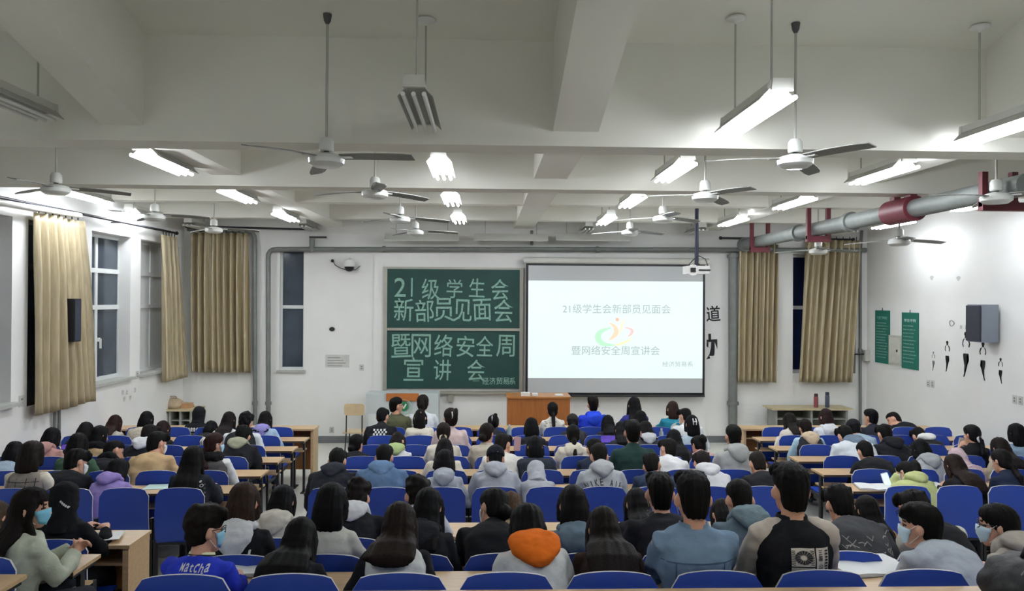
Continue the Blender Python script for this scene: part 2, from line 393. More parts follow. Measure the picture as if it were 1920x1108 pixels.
# ------------------------------------------------------------------ wall pipes
def pipe(label, pts, r, cat='pipe', name='wall_pipe', mm=M_PIPE, couplings=(), hold=None):
    P = [Vector(p) for p in pts]; out = [P[0]]
    for i in range(1, len(P)-1):
        a, b, c = P[i-1], P[i], P[i+1]; k = min(.16, (a-b).length*.4, (c-b).length*.4)
        q0, q1 = b+(a-b).normalized()*k, b+(c-b).normalized()*k
        for t in (0, .25, .5, .75, 1): out.append(q0*(1-t)**2+b*2*t*(1-t)+q1*t*t)
    out.append(P[-1])
    root = tag(MB().tube(out, r, 14).build(name, mm, smooth=R(50)), label, cat)
    for c in couplings:
        c = Vector(c); i = min(range(len(P)-1), key=lambda i: ((P[i]+P[i+1])/2-c).length); d = (P[i+1]-P[i]).normalized()
        MB().cyl(c-d*.03, c+d*.03, r*1.35, 14).build('coupling', mm, root, smooth=R(50))
    if hold:
        for c, v in hold: MB().cyl(c, Vector(c)+Vector(v), .012, 8).build('clip', M_STEEL, root)
    return root
YP = FRONT_Y-.13
pipe('grey pipe bent along the front wall past the narrow window then down', [at(503, 835, YP), at(503, 467, YP), at(985, 467, YP), at(1624, 469, YP)], .045,
     couplings=[at(503, 756, YP), at(720, 467, YP), at(1120, 468, YP)], hold=[(at(503, 620, YP), (0, .14, 0)), (at(650, 467, YP), (0, .14, 0)), (at(900, 467, YP), (0, .14, 0)), (at(1250, 469, YP), (0, .14, 0))])
YP2 = FRONT_Y-.09
pipe('grey vertical pipe beside the wide left curtain curving over its top', [at(478, 838, YP2), at(478, 434, YP2), at(352, 430, YP2)], .04, couplings=[at(478, 756, YP2)], hold=[(at(478, 600, YP2), (0, .1, 0))])
pipe('thick grey vertical pipe on the front wall right of the screen', [at(1374, 835, YP+.03), at(1374, 474, YP+.03)], .085, couplings=[at(1374, 756, YP+.03), at(1374, 480, YP+.03)])
pipe('thin grey vertical pipe in the right front corner', [at(1613, 835, YP2+.03), at(1613, 476, YP2+.03), at(1616, 432, YP2+.03)], .028, couplings=[at(1613, 657, YP2+.03)])
pipe('thin grey pipe drop between the ceiling and the front wall pipe', [at(997, 432, YP), at(997, 460, YP)], .03)
mb = tag(MB().cyl(at(585, 447, YP), at(585, 473, YP), .05, 12).build('pipe_valve', M_PIPE), 'dark valve on the front wall pipe above the narrow window', 'valve')
v_ = at(585, 446, YP); MB().box(v_.x-.05, v_.x+.28, v_.y-.02, v_.y+.02, v_.z, v_.z+.03).build('lever', M_STEEL, mb)
# big sprinkler main under the ceiling at right
XM = 5.02; zm = at(1385, 458, 14.4).z
ZM = 3.90
main = tag(MB().cyl((XM, 14.45, ZM), (XM, 6.75, ZM), .105, 20).build('water_main', M_PIPE, smooth=R(50)), 'large grey water main hung from the ceiling along the right wall', 'pipe')
for y in (14.3, 11.8, 10.1): MB().cyl((XM, y-.05, ZM), (XM, y+.05, ZM), .135, 20).build('collar', M_PIPE, main, smooth=R(50))
cp = MB().cyl((XM, 8.55, ZM), (XM, 9.1, ZM), .15, 20); cp.box(XM-.03, XM+.05, 8.6, 8.75, ZM+.14, ZM+.2); cp.box(XM-.03, XM+.05, 8.95, 9.05, ZM+.14, ZM+.19)
cp.build('coupling', M_RED2, main, smooth=R(50))
for i, (y, top) in enumerate(((13.5, 4.23), (11.1, 4.21), (7.14, 4.08))):
    h = thing('pipe_hanger', ['dark red pipe hanger nearest the front wall on the water main', 'dark red pipe hanger around the middle of the water main', 'dark red pipe hanger at the near end of the water main reaching the wall'][i], 'pipe hanger', (XM, y, ZM), group='pipe hangers on the water main')
    for sx in (-1, 1): MB().box(sx*.15-.03, sx*.15+.03, -.03, .03, -.16, top-ZM).build('strap', M_RED, h)
    MB().box(-.18, .18, -.04, .04, -.20, -.108).build('cradle', M_RED, h)
    if i == 2: MB().box(.18, RIGHT_X-XM, -.04, .04, -.20, -.12).build('wall_arm', M_RED, h)
# ------------------------------------------------------------------ fluorescent fixtures
FIX_W, FIX_L = .24, 1.10
def fixture(label, px, py, Y0, lit=True, z=None, length=FIX_L, ceil=None, rods=True):
    """three tube fixture along the room; its near end is seen at px,py at distance Y0"""
    p = at(px, py, Y0); zb = p.z if z is None else z
    t = thing('fluorescent_fixture', label, 'ceiling lamp', (p.x, Y0, zb), group='three tube fluorescent fixtures')
    L = length; w2 = FIX_W/2
    MB().box(-w2*.53, w2*.53, .006, L-.006, .058, .112).build('housing', M_LAMP, t)
    pr = [(-w2, 0), (-w2*.55, .055), (w2*.55, .055), (w2, 0), (w2, -.006), (w2*.55-.004, .049), (-w2*.55+.004, .049), (-w2, -.006)]
    # folded reflector with a ridge between the tubes
    MB().prism(pr, (0, .09, 0), (1,0,0), (0,0,1), (0, L-.10, 0)).build('reflector', M_LAMPE, t)
    for i, y in enumerate((0, L-.03)):
        MB().prism([(-w2*.62, .035), (-w2*.6, .06), (-w2*.55, .115), (w2*.55, .115), (w2*.6, .06), (w2*.62, .035)], (0, y, 0), (1,0,0), (0,0,1), (0, .03, 0)).build('end_cap', M_LAMP, t)
    for x in (-.07, 0, .07):
        MB().cyl((x, -.03, -.020), (x, L-.06, -.020), .016, 8).build('tube', M_TUBE_ON if lit else M_TUBE_OFF, t, smooth=R(60))
    if rods:
        for y in (.18*L, .86*L):
            yy = Y0+y; top = ZS if yy > D1 else ZS+sl*(D1-yy)
            for (a, b, zz) in ((D1, D1+.33, 4.073), (D2, D2+.3, 4.073), (D3, D3+.22, 4.21), (D4, D4+.22, 4.23)):
                if a < yy < b: top = zz
            MB().cyl((0, y, .115), (0, y, top-zb), .008, 6).build('rod', M_LAMPE, t)
            MB().lathe((0, y, top-zb), [(.012, -.05), (.02, -.035), (.075, -.012), (.075, 0)], 14).build('rosette', M_WHITE, t, smooth=R(40))
    return t
ZF = 4.13
def fx(label, px, py, Y0, **k): return fixture(label, px, py, Y0, z=ZF+k.pop('dz', 0), **k)
# (label, near end pixel, near distance, lit)
fx('lit three tube lamp over the left seats nearest the camera', 263, 289, 7.0)
fx('lit three tube lamp second from near in the left inner column', 421, 357, 9.3)
fx('lit three tube lamp third from near in the left inner column', 520, 397, 11.75)
fx('unlit three tube lamp by the front wall left of the valve', 567, 420, 13.66, lit=False, length=.9)
fx('lit three tube lamp by the left wall behind a fan hub', 108, 352, 9.4, length=1.2)
fx('lit three tube lamp by the left wall beyond the first', 241, 392, 11.7)
fx('unlit three tube lamp over the wide left curtain', 352, 416, 13.66, lit=False, length=.9)
fx('unlit grey three tube lamp hanging alone in the nearest middle bay', 776, 165, 4.95, lit=False, dz=.04)
fx('lit three tube lamp nearest in the middle column', 822, 300, 7.1)
fx('lit three tube lamp second in the middle column', 843, 364, 9.4)
fx('lit three tube lamp third and farthest in the middle column', 858, 402, 11.8)
fx('big lit three tube lamp hanging nearest the camera right of the middle beam', 1468, 170, 4.85, dz=.03)
fx('lit three tube lamp second in the column right of the middle beam', 1290, 300, 7.1)
fx('lit three tube lamp third in the column right of the middle beam', 1200, 364, 9.4)
fx('lit three tube lamp fourth in the column right of the middle beam', 1146, 400, 11.8)
fx('unlit three tube lamp by the front wall above the screen', 1105, 421, 13.66, lit=False, length=.9)
fx('lit three tube lamp cut by the right picture edge high in the near bay', 2010, 168, 4.9)
fx('lit three tube lamp right of the fan in the second bay', 1706, 303, 7.1)
fx('lit three tube lamp above the right curtains in the third bay', 1519, 367, 9.4)
fx('lit three tube lamp over the thick right pipe in the fourth bay', 1394, 402, 11.8)
fx('unlit three tube lamp by the front wall right of the projector pole', 1318, 422, 13.66, lit=False, length=.9)
fx('lit three tube lamp under the red coupling of the water main', 1706, 405, 11.8, dz=-.02)
fx('lit three tube lamp by the right wall beside the near pipe hanger', 1888, 372, 9.4)
fx('unlit three tube lamp by the front wall above the right curtain', 1600, 421, 13.66, lit=False, length=.9)
t = fixture('unlit three tube lamp in the nearest left bay by the left beam', -95, 118, 4.9, lit=False, z=4.20)
for i, (x, Y, zz) in enumerate(((-3.3, 1.5, 4.75), (2.0, 1.5, 4.75), (4.4, 1.5, 4.75), (-.5, -1.2, 5.3))):  # unseen lamps added behind the camera to brighten the near rows and ceiling
    q = fixture('', 960, 300, 5.0, z=zz); q.location = (x, Y, zz)
    q['label'] = ['lit three tube lamp over the rear seats of the left inner column', 'lit three tube lamp over the rear seats right of the middle beam', 'lit three tube lamp over the rear seats of the right column', 'lit three tube lamp at the back of the middle column'][i]
# blackboard strip lights on the front wall
for i, (x0, x1) in enumerate(((722, 860), (889, 1027), (1042, 1180))):
    a, b = at(x0, 437, 14.2), at(x1, 437, 14.2); zl = at((x0+x1)/2, 445, 14.2).z
    t = thing('board_light', ['unlit strip lamp over the left of the blackboard', 'unlit strip lamp over the gap between blackboard and screen', 'unlit strip lamp over the left half of the screen'][i], 'strip lamp', ((a.x+b.x)/2, 14.2, zl), group='strip lamps over the board')
    hw = (b.x-a.x)/2
    MB().prism([(-.10, -.06), (.02, .07), (.06, .07), (.06, .03), (.0, .02), (-.085, -.075)], (-hw, 0, 0), (0,1,0), (0,0,1), (2*hw, 0, 0)).build('reflector', M_LAMP, t)
    MB().cyl((-hw+.03, -.01, -.02), (hw-.03, -.01, -.02), .016, 8).build('tube', M_TUBE_OFF, t)
    for sx in (-.7, .7): MB().cyl((hw*sx, .03, .06), (hw*sx, .03, ZS-zl), .008, 6).build('rod', M_LAMPE, t)
# ------------------------------------------------------------------ ceiling fans
def make_fan(drop, ang):
    t = thing('ceiling_fan', '', 'ceiling fan', group='three bladed white ceiling fans')
    MB().lathe((0,0,0), [(.03, -.075), (.10, -.07), (.135, -.045), (.14, -.01), (.125, .012), (.07, .03), (.03, .04)], 22).build('motor', M_FAN, t, smooth=R(35))
    MB().lathe((0,0,0), [(.05, .05), (.058, .06), (.055, .13), (.04, .155), (.012, .16)], 16).build('canopy', M_FAN, t, smooth=R(35))
    MB().cyl((0,0,.03), (0,0,.07), .022, 10).build('coupling', M_STEEL, t)
    MB().cyl((0,0,.15), (0,0,drop), .011, 8).build('down_rod', M_LAMPE, t)
    MB().lathe((0,0,drop), [(.012, -.08), (.028, -.05), (.035, 0)], 12).build('ceiling_hook', mat('hook_grey', '#4b4a4c', .6), t, smooth=R(40))
    for k in range(3):
        a = ang+k*2*math.pi/3; c, s_ = math.cos(a), math.sin(a)
        mb = MB(); n = 8; top = []; bot = []
        for i in range(n+1):
            r = .12+.58*i/n; wd = .05+.018*math.sin(i/n*2.6) if i < n else .045; tw = .010
            zc = .005-.02*(i/n)**2
            for lst, dz in ((top, .004), (bot, -.004)):
                lst.append(((r*c - wd*-s_, r*s_ - wd*c, zc+dz+tw), (r*c + wd*-s_, r*s_ + wd*c, zc+dz-tw)))
        vs = [p for q in top for p in q]+[p for q in bot for p in q]; N = 2*(n+1)
        fs = []
        for i in range(n): fs += [(2*i, 2*i+2, 2*i+3, 2*i+1), (N+2*i, N+2*i+1, N+2*i+3, N+2*i+2), (2*i, N+2*i, N+2*i+2, 2*i+2), (2*i+1, 2*i+3, N+2*i+3, N+2*i+1)]
        fs += [(0, 1, N+1, N), (2*n, N+2*n, N+2*n+1, 2*n+1)]
        mb.add(vs, fs)
        bl = mb.build('blade', M_BLADE, t)
        MB().obox((.15*c, .15*s_, .0), (.06*c, .06*s_, 0), (-.02*s_, .02*c, 0), (0,0,.006)).build('blade_iron', M_FAN, bl)
    return t
FANS = [(612, 296, 5.85, 1.9, 'large white fan with a blade end over the long rear beam at left'),
        (1491, 298, 5.85, .95, 'large white fan under the big lit lamp at right'),
        (105, 352, 7.95, .5, 'white fan in front of the lamp by the left wall'),
        (703, 360, 7.9, .75, 'white fan left of the middle lamp column in the second bay'),
        (1322, 366, 7.9, .95, 'white fan right of the second lamp in the right inner column'),
        (1868, 368, 6.9, 1.2, 'white fan over the near end of the water main'),
        (290, 404, 10.1, .15, 'white fan beside the lit lamp near the left curtain window'),
        (750, 409, 10.1, .4, 'white fan above the blackboard left part in the third bay'),
        (1243, 408, 10.1, .55, 'white fan above the projector pole in the third bay'),
        (1686, 451, 9.7, .2, 'white fan hanging low under the red coupling lamp'),
        (401, 429, 12.3, .3, 'white fan over the wide left curtain by the front wall'),
        (779, 434, 12.3, .1, 'white fan over the left blackboard strip lamp'),
        (1181, 434, 12.3, .45, 'white fan over the screen strip lamp'),
        (1534, 469, 11.6, .25, 'white fan hanging low before the two right curtains')]
for px, py, Y, ang, lab in FANS:
    p = at(px, py, Y); top = ZS+(sl*(D1-Y) if Y < D1 else 0)
    f = make_fan(top-p.z, ang); f.location = p; f['label'] = lab
# ------------------------------------------------------------------ blackboard, screen, projector, podium
YB = FRONT_Y-.06
tl, br = at(720, 500, YB), at(980, 738, YB)
bx0, bx1, bz0, bz1 = tl.x, br.x, br.z, tl.z
bb = thing('blackboard', 'green sliding chalkboard covered in white chalk characters', 'blackboard', ((bx0+bx1)/2, YB, bz0))
W, H = bx1-bx0, bz1-bz0
fr = MB(); fr.box(-W/2, W/2, -.03, .05, H-.05, H); fr.box(-W/2, W/2, -.03, .05, 0, .05); fr.box(-W/2, -W/2+.07, -.029, .05, 0, H); fr.box(W/2-.07, W/2, -.029, .05, 0, H)
fr.build('frame', M_ALU, bb)
def bz(py): return at(850, py, YB).z-bz0
def bxx(px): return at(px, 620, YB).x-(bx0+bx1)/2
pan1 = MB().box(-W/2+.07, W/2-.07, -.035, -.015, bz(617), bz(505)).build('upper_panel', M_BOARD, bb)
pan2 = MB().box(-W/2+.07, W/2-.07, -.012, .008, bz(728), bz(618)).build('lower_panel', M_BOARD, bb)
MB().box(-W/2+.07, W/2-.07, -.042, -.01, bz(620), bz(615)).build('divider', M_ALU, bb)
MB().box(-W/2+.02, W/2-.02, -.08, -.02, .0, .025).build('chalk_tray', M_ALU, bb)
rn = random.Random(4)
def chalk(body, xs, y, size, parent, yy, name='chalk_lettering'):
    mb = MB()
    for ch, x in zip(body, xs):
        k = 1+rn.uniform(-.06, .10)
        put_text(mb, ch, (bxx(x), yy, bz(y+rn.uniform(-2, 2))), (1,0,0), (0,0,1), height=size*k, width=size*k*(.42 if ch in '1' else .60 if ch in '2' else .84) if ch != '1' else .03, bold=.004, rot=rn.uniform(-.05, .05))
    mb.build(name, M_CHALK, parent)
PX = 14.6/1400
chalk('21级学生会', [750, 772, 807, 852, 894, 937], 541, 36*PX, pan1, -.039)
chalk('新部员见面会', [757, 796, 832, 867, 904, 944], 582, 40*PX, pan1, -.039)
chalk('暨网络安全周', [752, 790, 832, 873, 909, 948], 648, 40*PX, pan2, -.016)
chalk('宣讲会', [776, 830, 893], 693, 40*PX, pan2, -.016)
mb = MB()
for ch, x in zip('一经济贸易系', [893, 911, 924, 937, 949, 961]): put_text(mb, ch, (bxx(x), -.016, bz(714)), (1,0,0), (0,0,1), width=12*PX, bold=.01, height=(.012 if ch == '一' else 13*PX))
mb.build('chalk_lettering', M_CHALK, pan2)
# pull down screen
YS = FRONT_Y-.22
s00, s11 = at(985, 740, YS), at(1322, 493, YS)
SW, SH = s11.x-s00.x, at(1150, 494, YS).z-at(1150, 741, YS).z
sx0, sz0 = (s00.x+s11.x)/2, at(1150, 741, YS).z
M_SCR = mat('screen_fabric', '#b9bcbd', .8, vary=.01)
M_SLIDE = mat('lit_slide', '#c8d2d2', .8, vary=0, emit='#e9fbf8', estr=.27)
scr = thing('projection_screen', 'white pull-down screen showing a lit slide with grey lettering and a logo', 'projection screen', (sx0, YS, sz0))
MB().box(-SW/2, SW/2, -.006, .006, 0, SH).build('black_border', M_BLACK, scr)
fab = MB().box(-SW/2+.045, SW/2-.045, -.012, -.006, .05, SH-.05).build('fabric', M_SCR, scr)
def szz(py): return at(1150, py, YS).z-sz0
def sxx(px): return at(px, 620, YS).x-sx0
MB().box(-SW/2+.045, SW/2-.045, -.016, -.012, szz(709), szz(527)).build('slide', M_SLIDE, scr)
MB().cyl((-SW/2-.05, .02, SH+.05), (SW/2+.08, .02, SH+.05), .065, 14).build('roller_case', M_LAMP, scr, smooth=R(40))
MB().cyl((-SW/2, -.003, -.01), (SW/2, -.003, -.01), .022, 10).build('bottom_bar', M_BLACK, scr, smooth=R(40))
M_SLT = mat('slide_lettering', '#9fb0ae', .8, vary=0, emit='#a9bcba', estr=.20)
def stext(body, x0, x1, y, h):
    mb = MB(); n = len(body)
    put_text(mb, body, (sxx((x0+x1)/2), -.018, szz(y)), (1,0,0), (0,0,1), height=h*PX, width=sxx(x1)-sxx(x0))
    mb.build('slide_text', M_SLT, scr)
stext('21级学生会新部员见面会', 1055, 1257, 579, 17)
stext('暨网络安全周宣讲会', 1072, 1237, 657, 17)
stext('经济贸易系', 1242, 1299, 682, 10)
def swirl(name, pts, wd, col):
    """tapering stroke through screen pixels"""
    P = [Vector((sxx(x), -.018, szz(y))) for x, y in pts]; n = 18; mb = MB(); L = []; Rr = []
    for i in range(n+1):
        t = i/n*(len(P)-1); k = min(int(t), len(P)-2); f = t-k
        a = P[max(k-1, 0)]; b = P[k]; c = P[k+1]; d = P[min(k+2, len(P)-1)]
        p = .5*((2*b)+(c-a)*f+(2*a-5*b+4*c-d)*f*f+(3*b-a-3*c+d)*f**3)
        L.append(p)
    out = []
    for i, p in enumerate(L):
        tg = (L[min(i+1, n)]-L[max(i-1, 0)]).normalized(); nr = Vector((-tg.z, 0, tg.x)); w_ = wd*PX*math.sin(math.pi*min(1, (i+.3)/(n+.6)))
        out.append((p-nr*w_, p+nr*w_))
    mb.add([q for pr in out for q in pr], [(2*i, 2*i+1, 2*i+3, 2*i+2) for i in range(n)])
    mb.build(name, mat('slide_'+name, col, .8, vary=0, emit=col, estr=.3), scr)
swirl('emblem_green', [(1146, 614), (1126, 622), (1121, 634), (1132, 645), (1154, 647)], 5.5, '#aee3ba')
swirl('emblem_lime', [(1150, 648), (1168, 643), (1186, 634)], 2.2, '#dfecae')
swirl('emblem_red', [(1170, 613), (1184, 618), (1183, 626), (1176, 631)], 2.8, '#edbdb9')
swirl('emblem_orange', [(1142, 605), (1152, 612), (1155, 622), (1150, 631), (1141, 638)], 4.6, '#f2c8ac')
swirl('emblem_yellow', [(1170, 596), (1166, 606), (1164, 618), (1158, 630)], 2.2, '#f0ebba')
mb = MB(); c = Vector((sxx(1157), -.018, szz(599))); mb.add([c+Vector((math.cos(a)*.035, 0, math.sin(a)*.035)) for a in [k*math.pi/8 for k in range(16)]], [tuple(range(16))]); mb.build('emblem_dot', mat('slide_dot', '#d9a58f', .8, vary=0, emit='#d9a58f', estr=.4), scr)
# projector on its pole
YJ = 11.3
pj = at(1306, 507, YJ); top = 4.21
pr = thing('projector', 'white projector hung on a dark ceiling pole before the screen', 'projector', pj)
MB().box(-.17, .16, -.14, .16, -.055, .065).build('body', M_WHITE, pr)
ln = MB().cyl((-.10, -.145, 0), (-.10, -.17, 0), .085, 20); ln.build('lens_ring', M_WHITE, pr, smooth=R(40))
MB().box(-.14, -.06, -.178, -.165, -.035, .035).build('lens', M_BLACK, pr)
MB().box(-.17, .17, -.15, -.13, -.012, .012).build('vent_band', M_STEEL, pr)
MB().box(-.035, .035, -.06, .06, .065, .10).build('mount', M_STEEL, pr)
MB().cyl((0, 0, .10), (.0, 0, top-pj.z), .032, 12).build('pole', mat('navy_pole', '#1d2438', .5), pr, smooth=R(50))
cb = [(-.16, -.1, .07), (-.08, -.12, .16), (.02, -.06, .22), (.12, -.06, .17), (.17, -.02, .06)]
MB().tube(cb, .007, 6).build('cable', M_BLACK, pr)
# podium
YQ = 13.1
p0, p1 = at(950, 744, YQ), at(1071, 800, YQ)
pw = p1.x-p0.x
pd = thing('podium', 'orange brown wooden teaching podium in front of the blackboard', 'podium', ((p0.x+p1.x)/2, YQ, 0))
MB().box(-pw/2+.02, pw/2-.02, .02, .58, 0, p0.z-.03).build('cabinet', mat('podium_wood', '#9c5f2c', .5, vary=.14, scale=3, stretch=(12, 12, 1)), pd)
MB().box(-pw/2, pw/2, 0, .60, p0.z-.03, p0.z).build('top', mat('podium_top', '#a9703a', .45, vary=.1), pd)
for i, (x, w_, h_, lab) in enumerate(((985, .16, .05, 'small white box on the left of the podium top'), (1003, .10, .035, 'flat white paper stack beside the small box on the podium'), (1048, .14, .02, 'white cloth folded on the right of the podium top'))):
    c = at(x, 742, YQ+.2); tag(MB().box(c.x-w_/2, c.x+w_/2, YQ+.12, YQ+.3, p0.z, p0.z+h_).build(['paper_box', 'paper_stack', 'cloth'][i], M_WHITE), lab, 'paper' if i else 'box')
# big equipment cabinet, orange board and round green logo left of podium
a, b = at(686, 738, 13.9), at(822, 775, 13.9)
M_PALE = mat('pale_cabinet', '#bcc4c4', .6, vary=.03)
cab = thing('equipment_cabinet', 'pale grey cabinet with a round green emblem under the blackboard', 'cabinet', ((a.x+b.x)/2, 13.9, 0))
cw = (b.x-a.x)
MB().box(-cw/2, cw/2, 0, .45, 0, a.z).build('body', M_PALE, cab)
MB().box(-cw/2+.05, cw/2-.05, -.015, 0, .05, at(750, 776, 13.9).z).build('door', mat('pale_door', '#cdd2d1', .6, vary=.02), cab)
em = at(757, 762, 13.88); ex = em.x-(a.x+b.x)/2
mb = MB(); mb.tube([(ex+math.cos(k)*.13, -.02, em.z+math.sin(k)*.13) for k in [i*2*math.pi/24 for i in range(25)]], .012, 6); mb.build('emblem_ring', mat('emblem_green_ring', '#9fbfae', .7, vary=0), cab)
MB().cyl((ex, -.02, em.z), (ex, 0, em.z), .085, 20).build('emblem', mat('emblem_green_disc', '#1d7a4d', .6, vary=.05), cab)
put = MB(); put.prism([(-.05, .03), (-.02, .045), (0, -.01), (.03, .05), (.055, .04), (.005, -.05)], (ex, -.021, em.z), (1,0,0), (0,0,1), (0,-.004,0)); put.build('emblem_mark', M_WHITE, cab)
a, b = at(724, 737, 13.87), at(785, 752, 13.87)
MB().box(a.x-cab.location.x, b.x-cab.location.x, -.03, -.015, b.z, a.z-.005).build('orange_panel', mat('orange_board', '#b3682e', .6, vary=.06), cab)
# ------------------------------------------------------------------ loose furniture by the front wall
ch = thing('classroom_chair', 'pale wooden classroom chair with thin metal legs by the front wall', 'chair', (0,0,0))
a, b = at(645, 757, 13.3), at(683, 779, 13.3); cx = (a.x+b.x)/2; hw = (b.x-a.x)/2
ch.location = (cx, 13.3, 0)
M_PLY = mat('pale_plywood', '#c6b08c', .5, vary=.08)
def rrect(w_, h_, r, n=4):
    out = []
    for (sx, sz, a0) in ((1, -1, -90), (1, 1, 0), (-1, 1, 90), (-1, -1, 180)):
        for k in range(n+1):
            an = R(a0+90*k/n); out.append((sx*(w_-r)+r*math.cos(an), sz*(h_-r)+r*math.sin(an)))
    return out
MB().prism(rrect(hw, (a.z-b.z)/2, .05), (0, 0, (a.z+b.z)/2), (1,0,0), (0,0,1), (0, .015, 0)).build('backrest', M_PLY, ch)
MB().box(-hw-.02, hw+.02, .0, .38, .42, .44).build('seat', M_PLY, ch)
for sx in (-1, 1):
    MB().tube([(sx*(hw-.04), .02, a.z-.03), (sx*(hw-.04), .01, .42), (sx*(hw-.02), -.03, 0)], .011, 8).build('leg', M_STEEL, ch)
    MB().tube([(sx*(hw-.04), .35, .42), (sx*(hw-.02), .39, 0)], .011, 8).build('leg', M_STEEL, ch)
def side_table(label, x0, x1, ypx, Y, dep, panels):
    a, b = at(x0, ypx, Y), at(x1, ypx, Y)
    t = thing('side_table', label, 'table', ((a.x+b.x)/2, Y, 0)); W = (b.x-a.x)/2; z = a.z
    M_TT = mat('table_top', '#b8ab8a', .5, vary=.08); M_TL = mat('table_grey', '#8f918c', .6, vary=.05)
    MB().box(-W, W, 0, dep, z-.035, z).build('tabletop', M_TT, t)
    for s_ in (-1, 1): MB().box(s_*(W-.10)-.02, s_*(W-.10)+.02, .05, dep-.05, 0, z-.035).build('side_panel', M_TL, t)
    if panels: MB().box(-.02, .02, .05, dep-.05, 0, z-.035).build('divider', M_TL, t)
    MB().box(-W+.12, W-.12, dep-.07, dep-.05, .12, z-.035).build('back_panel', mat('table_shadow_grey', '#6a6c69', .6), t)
    MB().box(-W+.12, W-.12, .06, dep-.07, z-.22, z-.20).build('shelf', M_TL, t)
    return t, z
t1, z1 = side_table('wooden side table with two bottles on it near the right corner', 1448, 1600, 766, 14.0, .5, True)
for px, col, lab in ((1530, '#8e4b4c', 'dull red water bottle on the right side table'), (1551, '#4d5566', 'dark grey water bottle on the right side table')):
    p = at(px, 765, 14.15); h_ = at(px, 738 if px < 1540 else 735, 14.15).z-z1
    t = thing('water_bottle', lab, 'bottle', (p.x, 14.15, z1))
    MB().lathe((0,0,0), [(.038, 0), (.042, .01), (.042, h_*.72), (.036, h_*.8)], 16).build('body', mat('bottle_'+col[1:], col, .35), t, smooth=R(40))
    MB().lathe((0,0,0), [(.036, h_*.8), (.036, h_*.98), (.03, h_)], 16).build('cap', mat('cap_'+col[1:], '#3a2c30' if px < 1540 else '#2d3342', .4), t, smooth=R(40))
t2, z2 = side_table('small wooden side table with a tan bag in the left front corner', 306, 366, 768, 13.9, .5, True)
p = at(324, 768, 14.1)
bg = thing('tote_bag', 'crumpled tan bag lying on the small left side table', 'bag', (p.x, 14.1, z2))
mb = MB(); mb.rings([[(.19*k*math.cos(a_)+.03*math.sin(3*a_), .13*k*math.sin(a_), z_) for a_ in [i*math.pi/8 for i in range(16)]] for k, z_ in ((.9, 0), (1.0, .05), (.85, .12), (.55, .17), (.2, .19))]); mb.build('body', mat('tan_bag', '#b5a288', .8, vary=.15, bump=.4, bscale=20), bg, smooth=True)
MB().tube([(-.1, 0, .12), (-.04, -.02, .22), (.06, -.02, .22), (.11, 0, .13)], .012, 8).build('handle', mat('tan_bag', ''), bg, smooth=True)
p = at(349, 768, 14.1); MBt = MB(); MBt.box(p.x-.09, p.x+.09, 14.05, 14.25, z2, z2+.05); MBt.box(p.x-.07, p.x+.08, 14.06, 14.24, z2+.05, z2+.085); tag(MBt.build('paper_pile', mat('brown_paper', '#b8906a', .8)), 'brown papers piled beside the tan bag', 'papers')
# ------------------------------------------------------------------ things on the front wall
YW = FRONT_Y-.002
def wbox(name, label, cat, x0, y0, x1, y1, th, m, Y=None):
    Y = Y or FRONT_Y; a, b = at(x0, y0, Y), at(x1, y1, Y)
    return tag(MB().box(a.x, b.x, Y-th, Y, b.z, a.z).build(name, m), label, cat)
pn = wbox('paper_notice', 'pale printed notice pasted on the front wall below the narrow window', 'notice', 610, 665, 655, 689, .004, mat('notice_paper', '#c4c4bf', .9))
M_INK = mat('grey_ink', '#8f9191', .9, vary=0)
mb = MB()
for k in range(4):
    a, b = at(614, 670+k*5, FRONT_Y-.005), at(614+[24, 30, 34, 28][k], 671.5+k*5, FRONT_Y-.005); mb.box(a.x, b.x, FRONT_Y-.006, FRONT_Y-.004, b.z, a.z)
mb.build('printed_lines', M_INK, pn)
c = at(623, 617, FRONT_Y); tag(MB().lathe((0,0,0), [(.001, 0), (.045, 0.004), (.05, .02)], 16).build('wall_hole', M_BLACK), 'small dark round hole cover on the front wall', 'hole cover')
o = bpy.data.objects['wall_hole']; o.location = (c.x, FRONT_Y, c.z); o.rotation_euler = (R(90), 0, 0); o.scale = (1.1, .85, 1)
def outlet(label, p, n, double=False, s=1.0):
    """wall socket plate at p, facing n"""
    p, n = Vector(p), Vector(n); u = Vector((0,0,1)).cross(n)
    mb = MB().obox(p+n*.004, u*.045*s, n*.004, Vector((0,0,.06))*s).build('wall_socket', mat('socket_plate', '#bfc0ba', .5)); tag(mb, label, 'socket')
    h = MB()
    for dz in (-.02, .02): h.obox(p+n*.009+Vector((0,0,dz*s)), u*.015*s, n*.002, Vector((0,0,.010))*s)
    h.build('outlet_hole', mat('socket_hole', '#7e807c', .6), mb)
outlet('wall socket low on the front wall left of the classroom chair', at(622, 806, FRONT_Y), (0,-1,0))
outlet('small wall socket right of the paper notice', at(678, 689, FRONT_Y), (0,-1,0))
# dome camera with its wire loops
p = at(655, 500, FRONT_Y-.14)
cm = thing('dome_camera', 'white dome camera with loose black wires on the front wall', 'camera', p)
MB().lathe((0,0,0), [(.07, .14), (.10, .13), (.11, .05), (.095, .0)], 18).build('housing', M_WHITE, cm, smooth=R(40))
MB().lathe((0,0,0), [(.095, 0), (.085, -.05), (.05, -.085), (.01, -.095)], 18).build('dome', M_BLACK, cm, smooth=R(50))
MB().cyl((0, .03, .12), (0, .14, .16), .025, 8).build('bracket', M_WHITE, cm)
MB().tube([(-.34, .13, .12), (-.30, .12, .04), (-.2, .12, -.02), (-.1, .1, -.05), (0, .08, -.03), (.1, .1, -.06), (.16, .12, .0), (.19, .13, .02)], .007, 6).build('cable', M_BLACK, cm)
MB().ell((-.35, .12, .12), .03, .03, .03).build('plug', M_STEEL, cm, smooth=True)
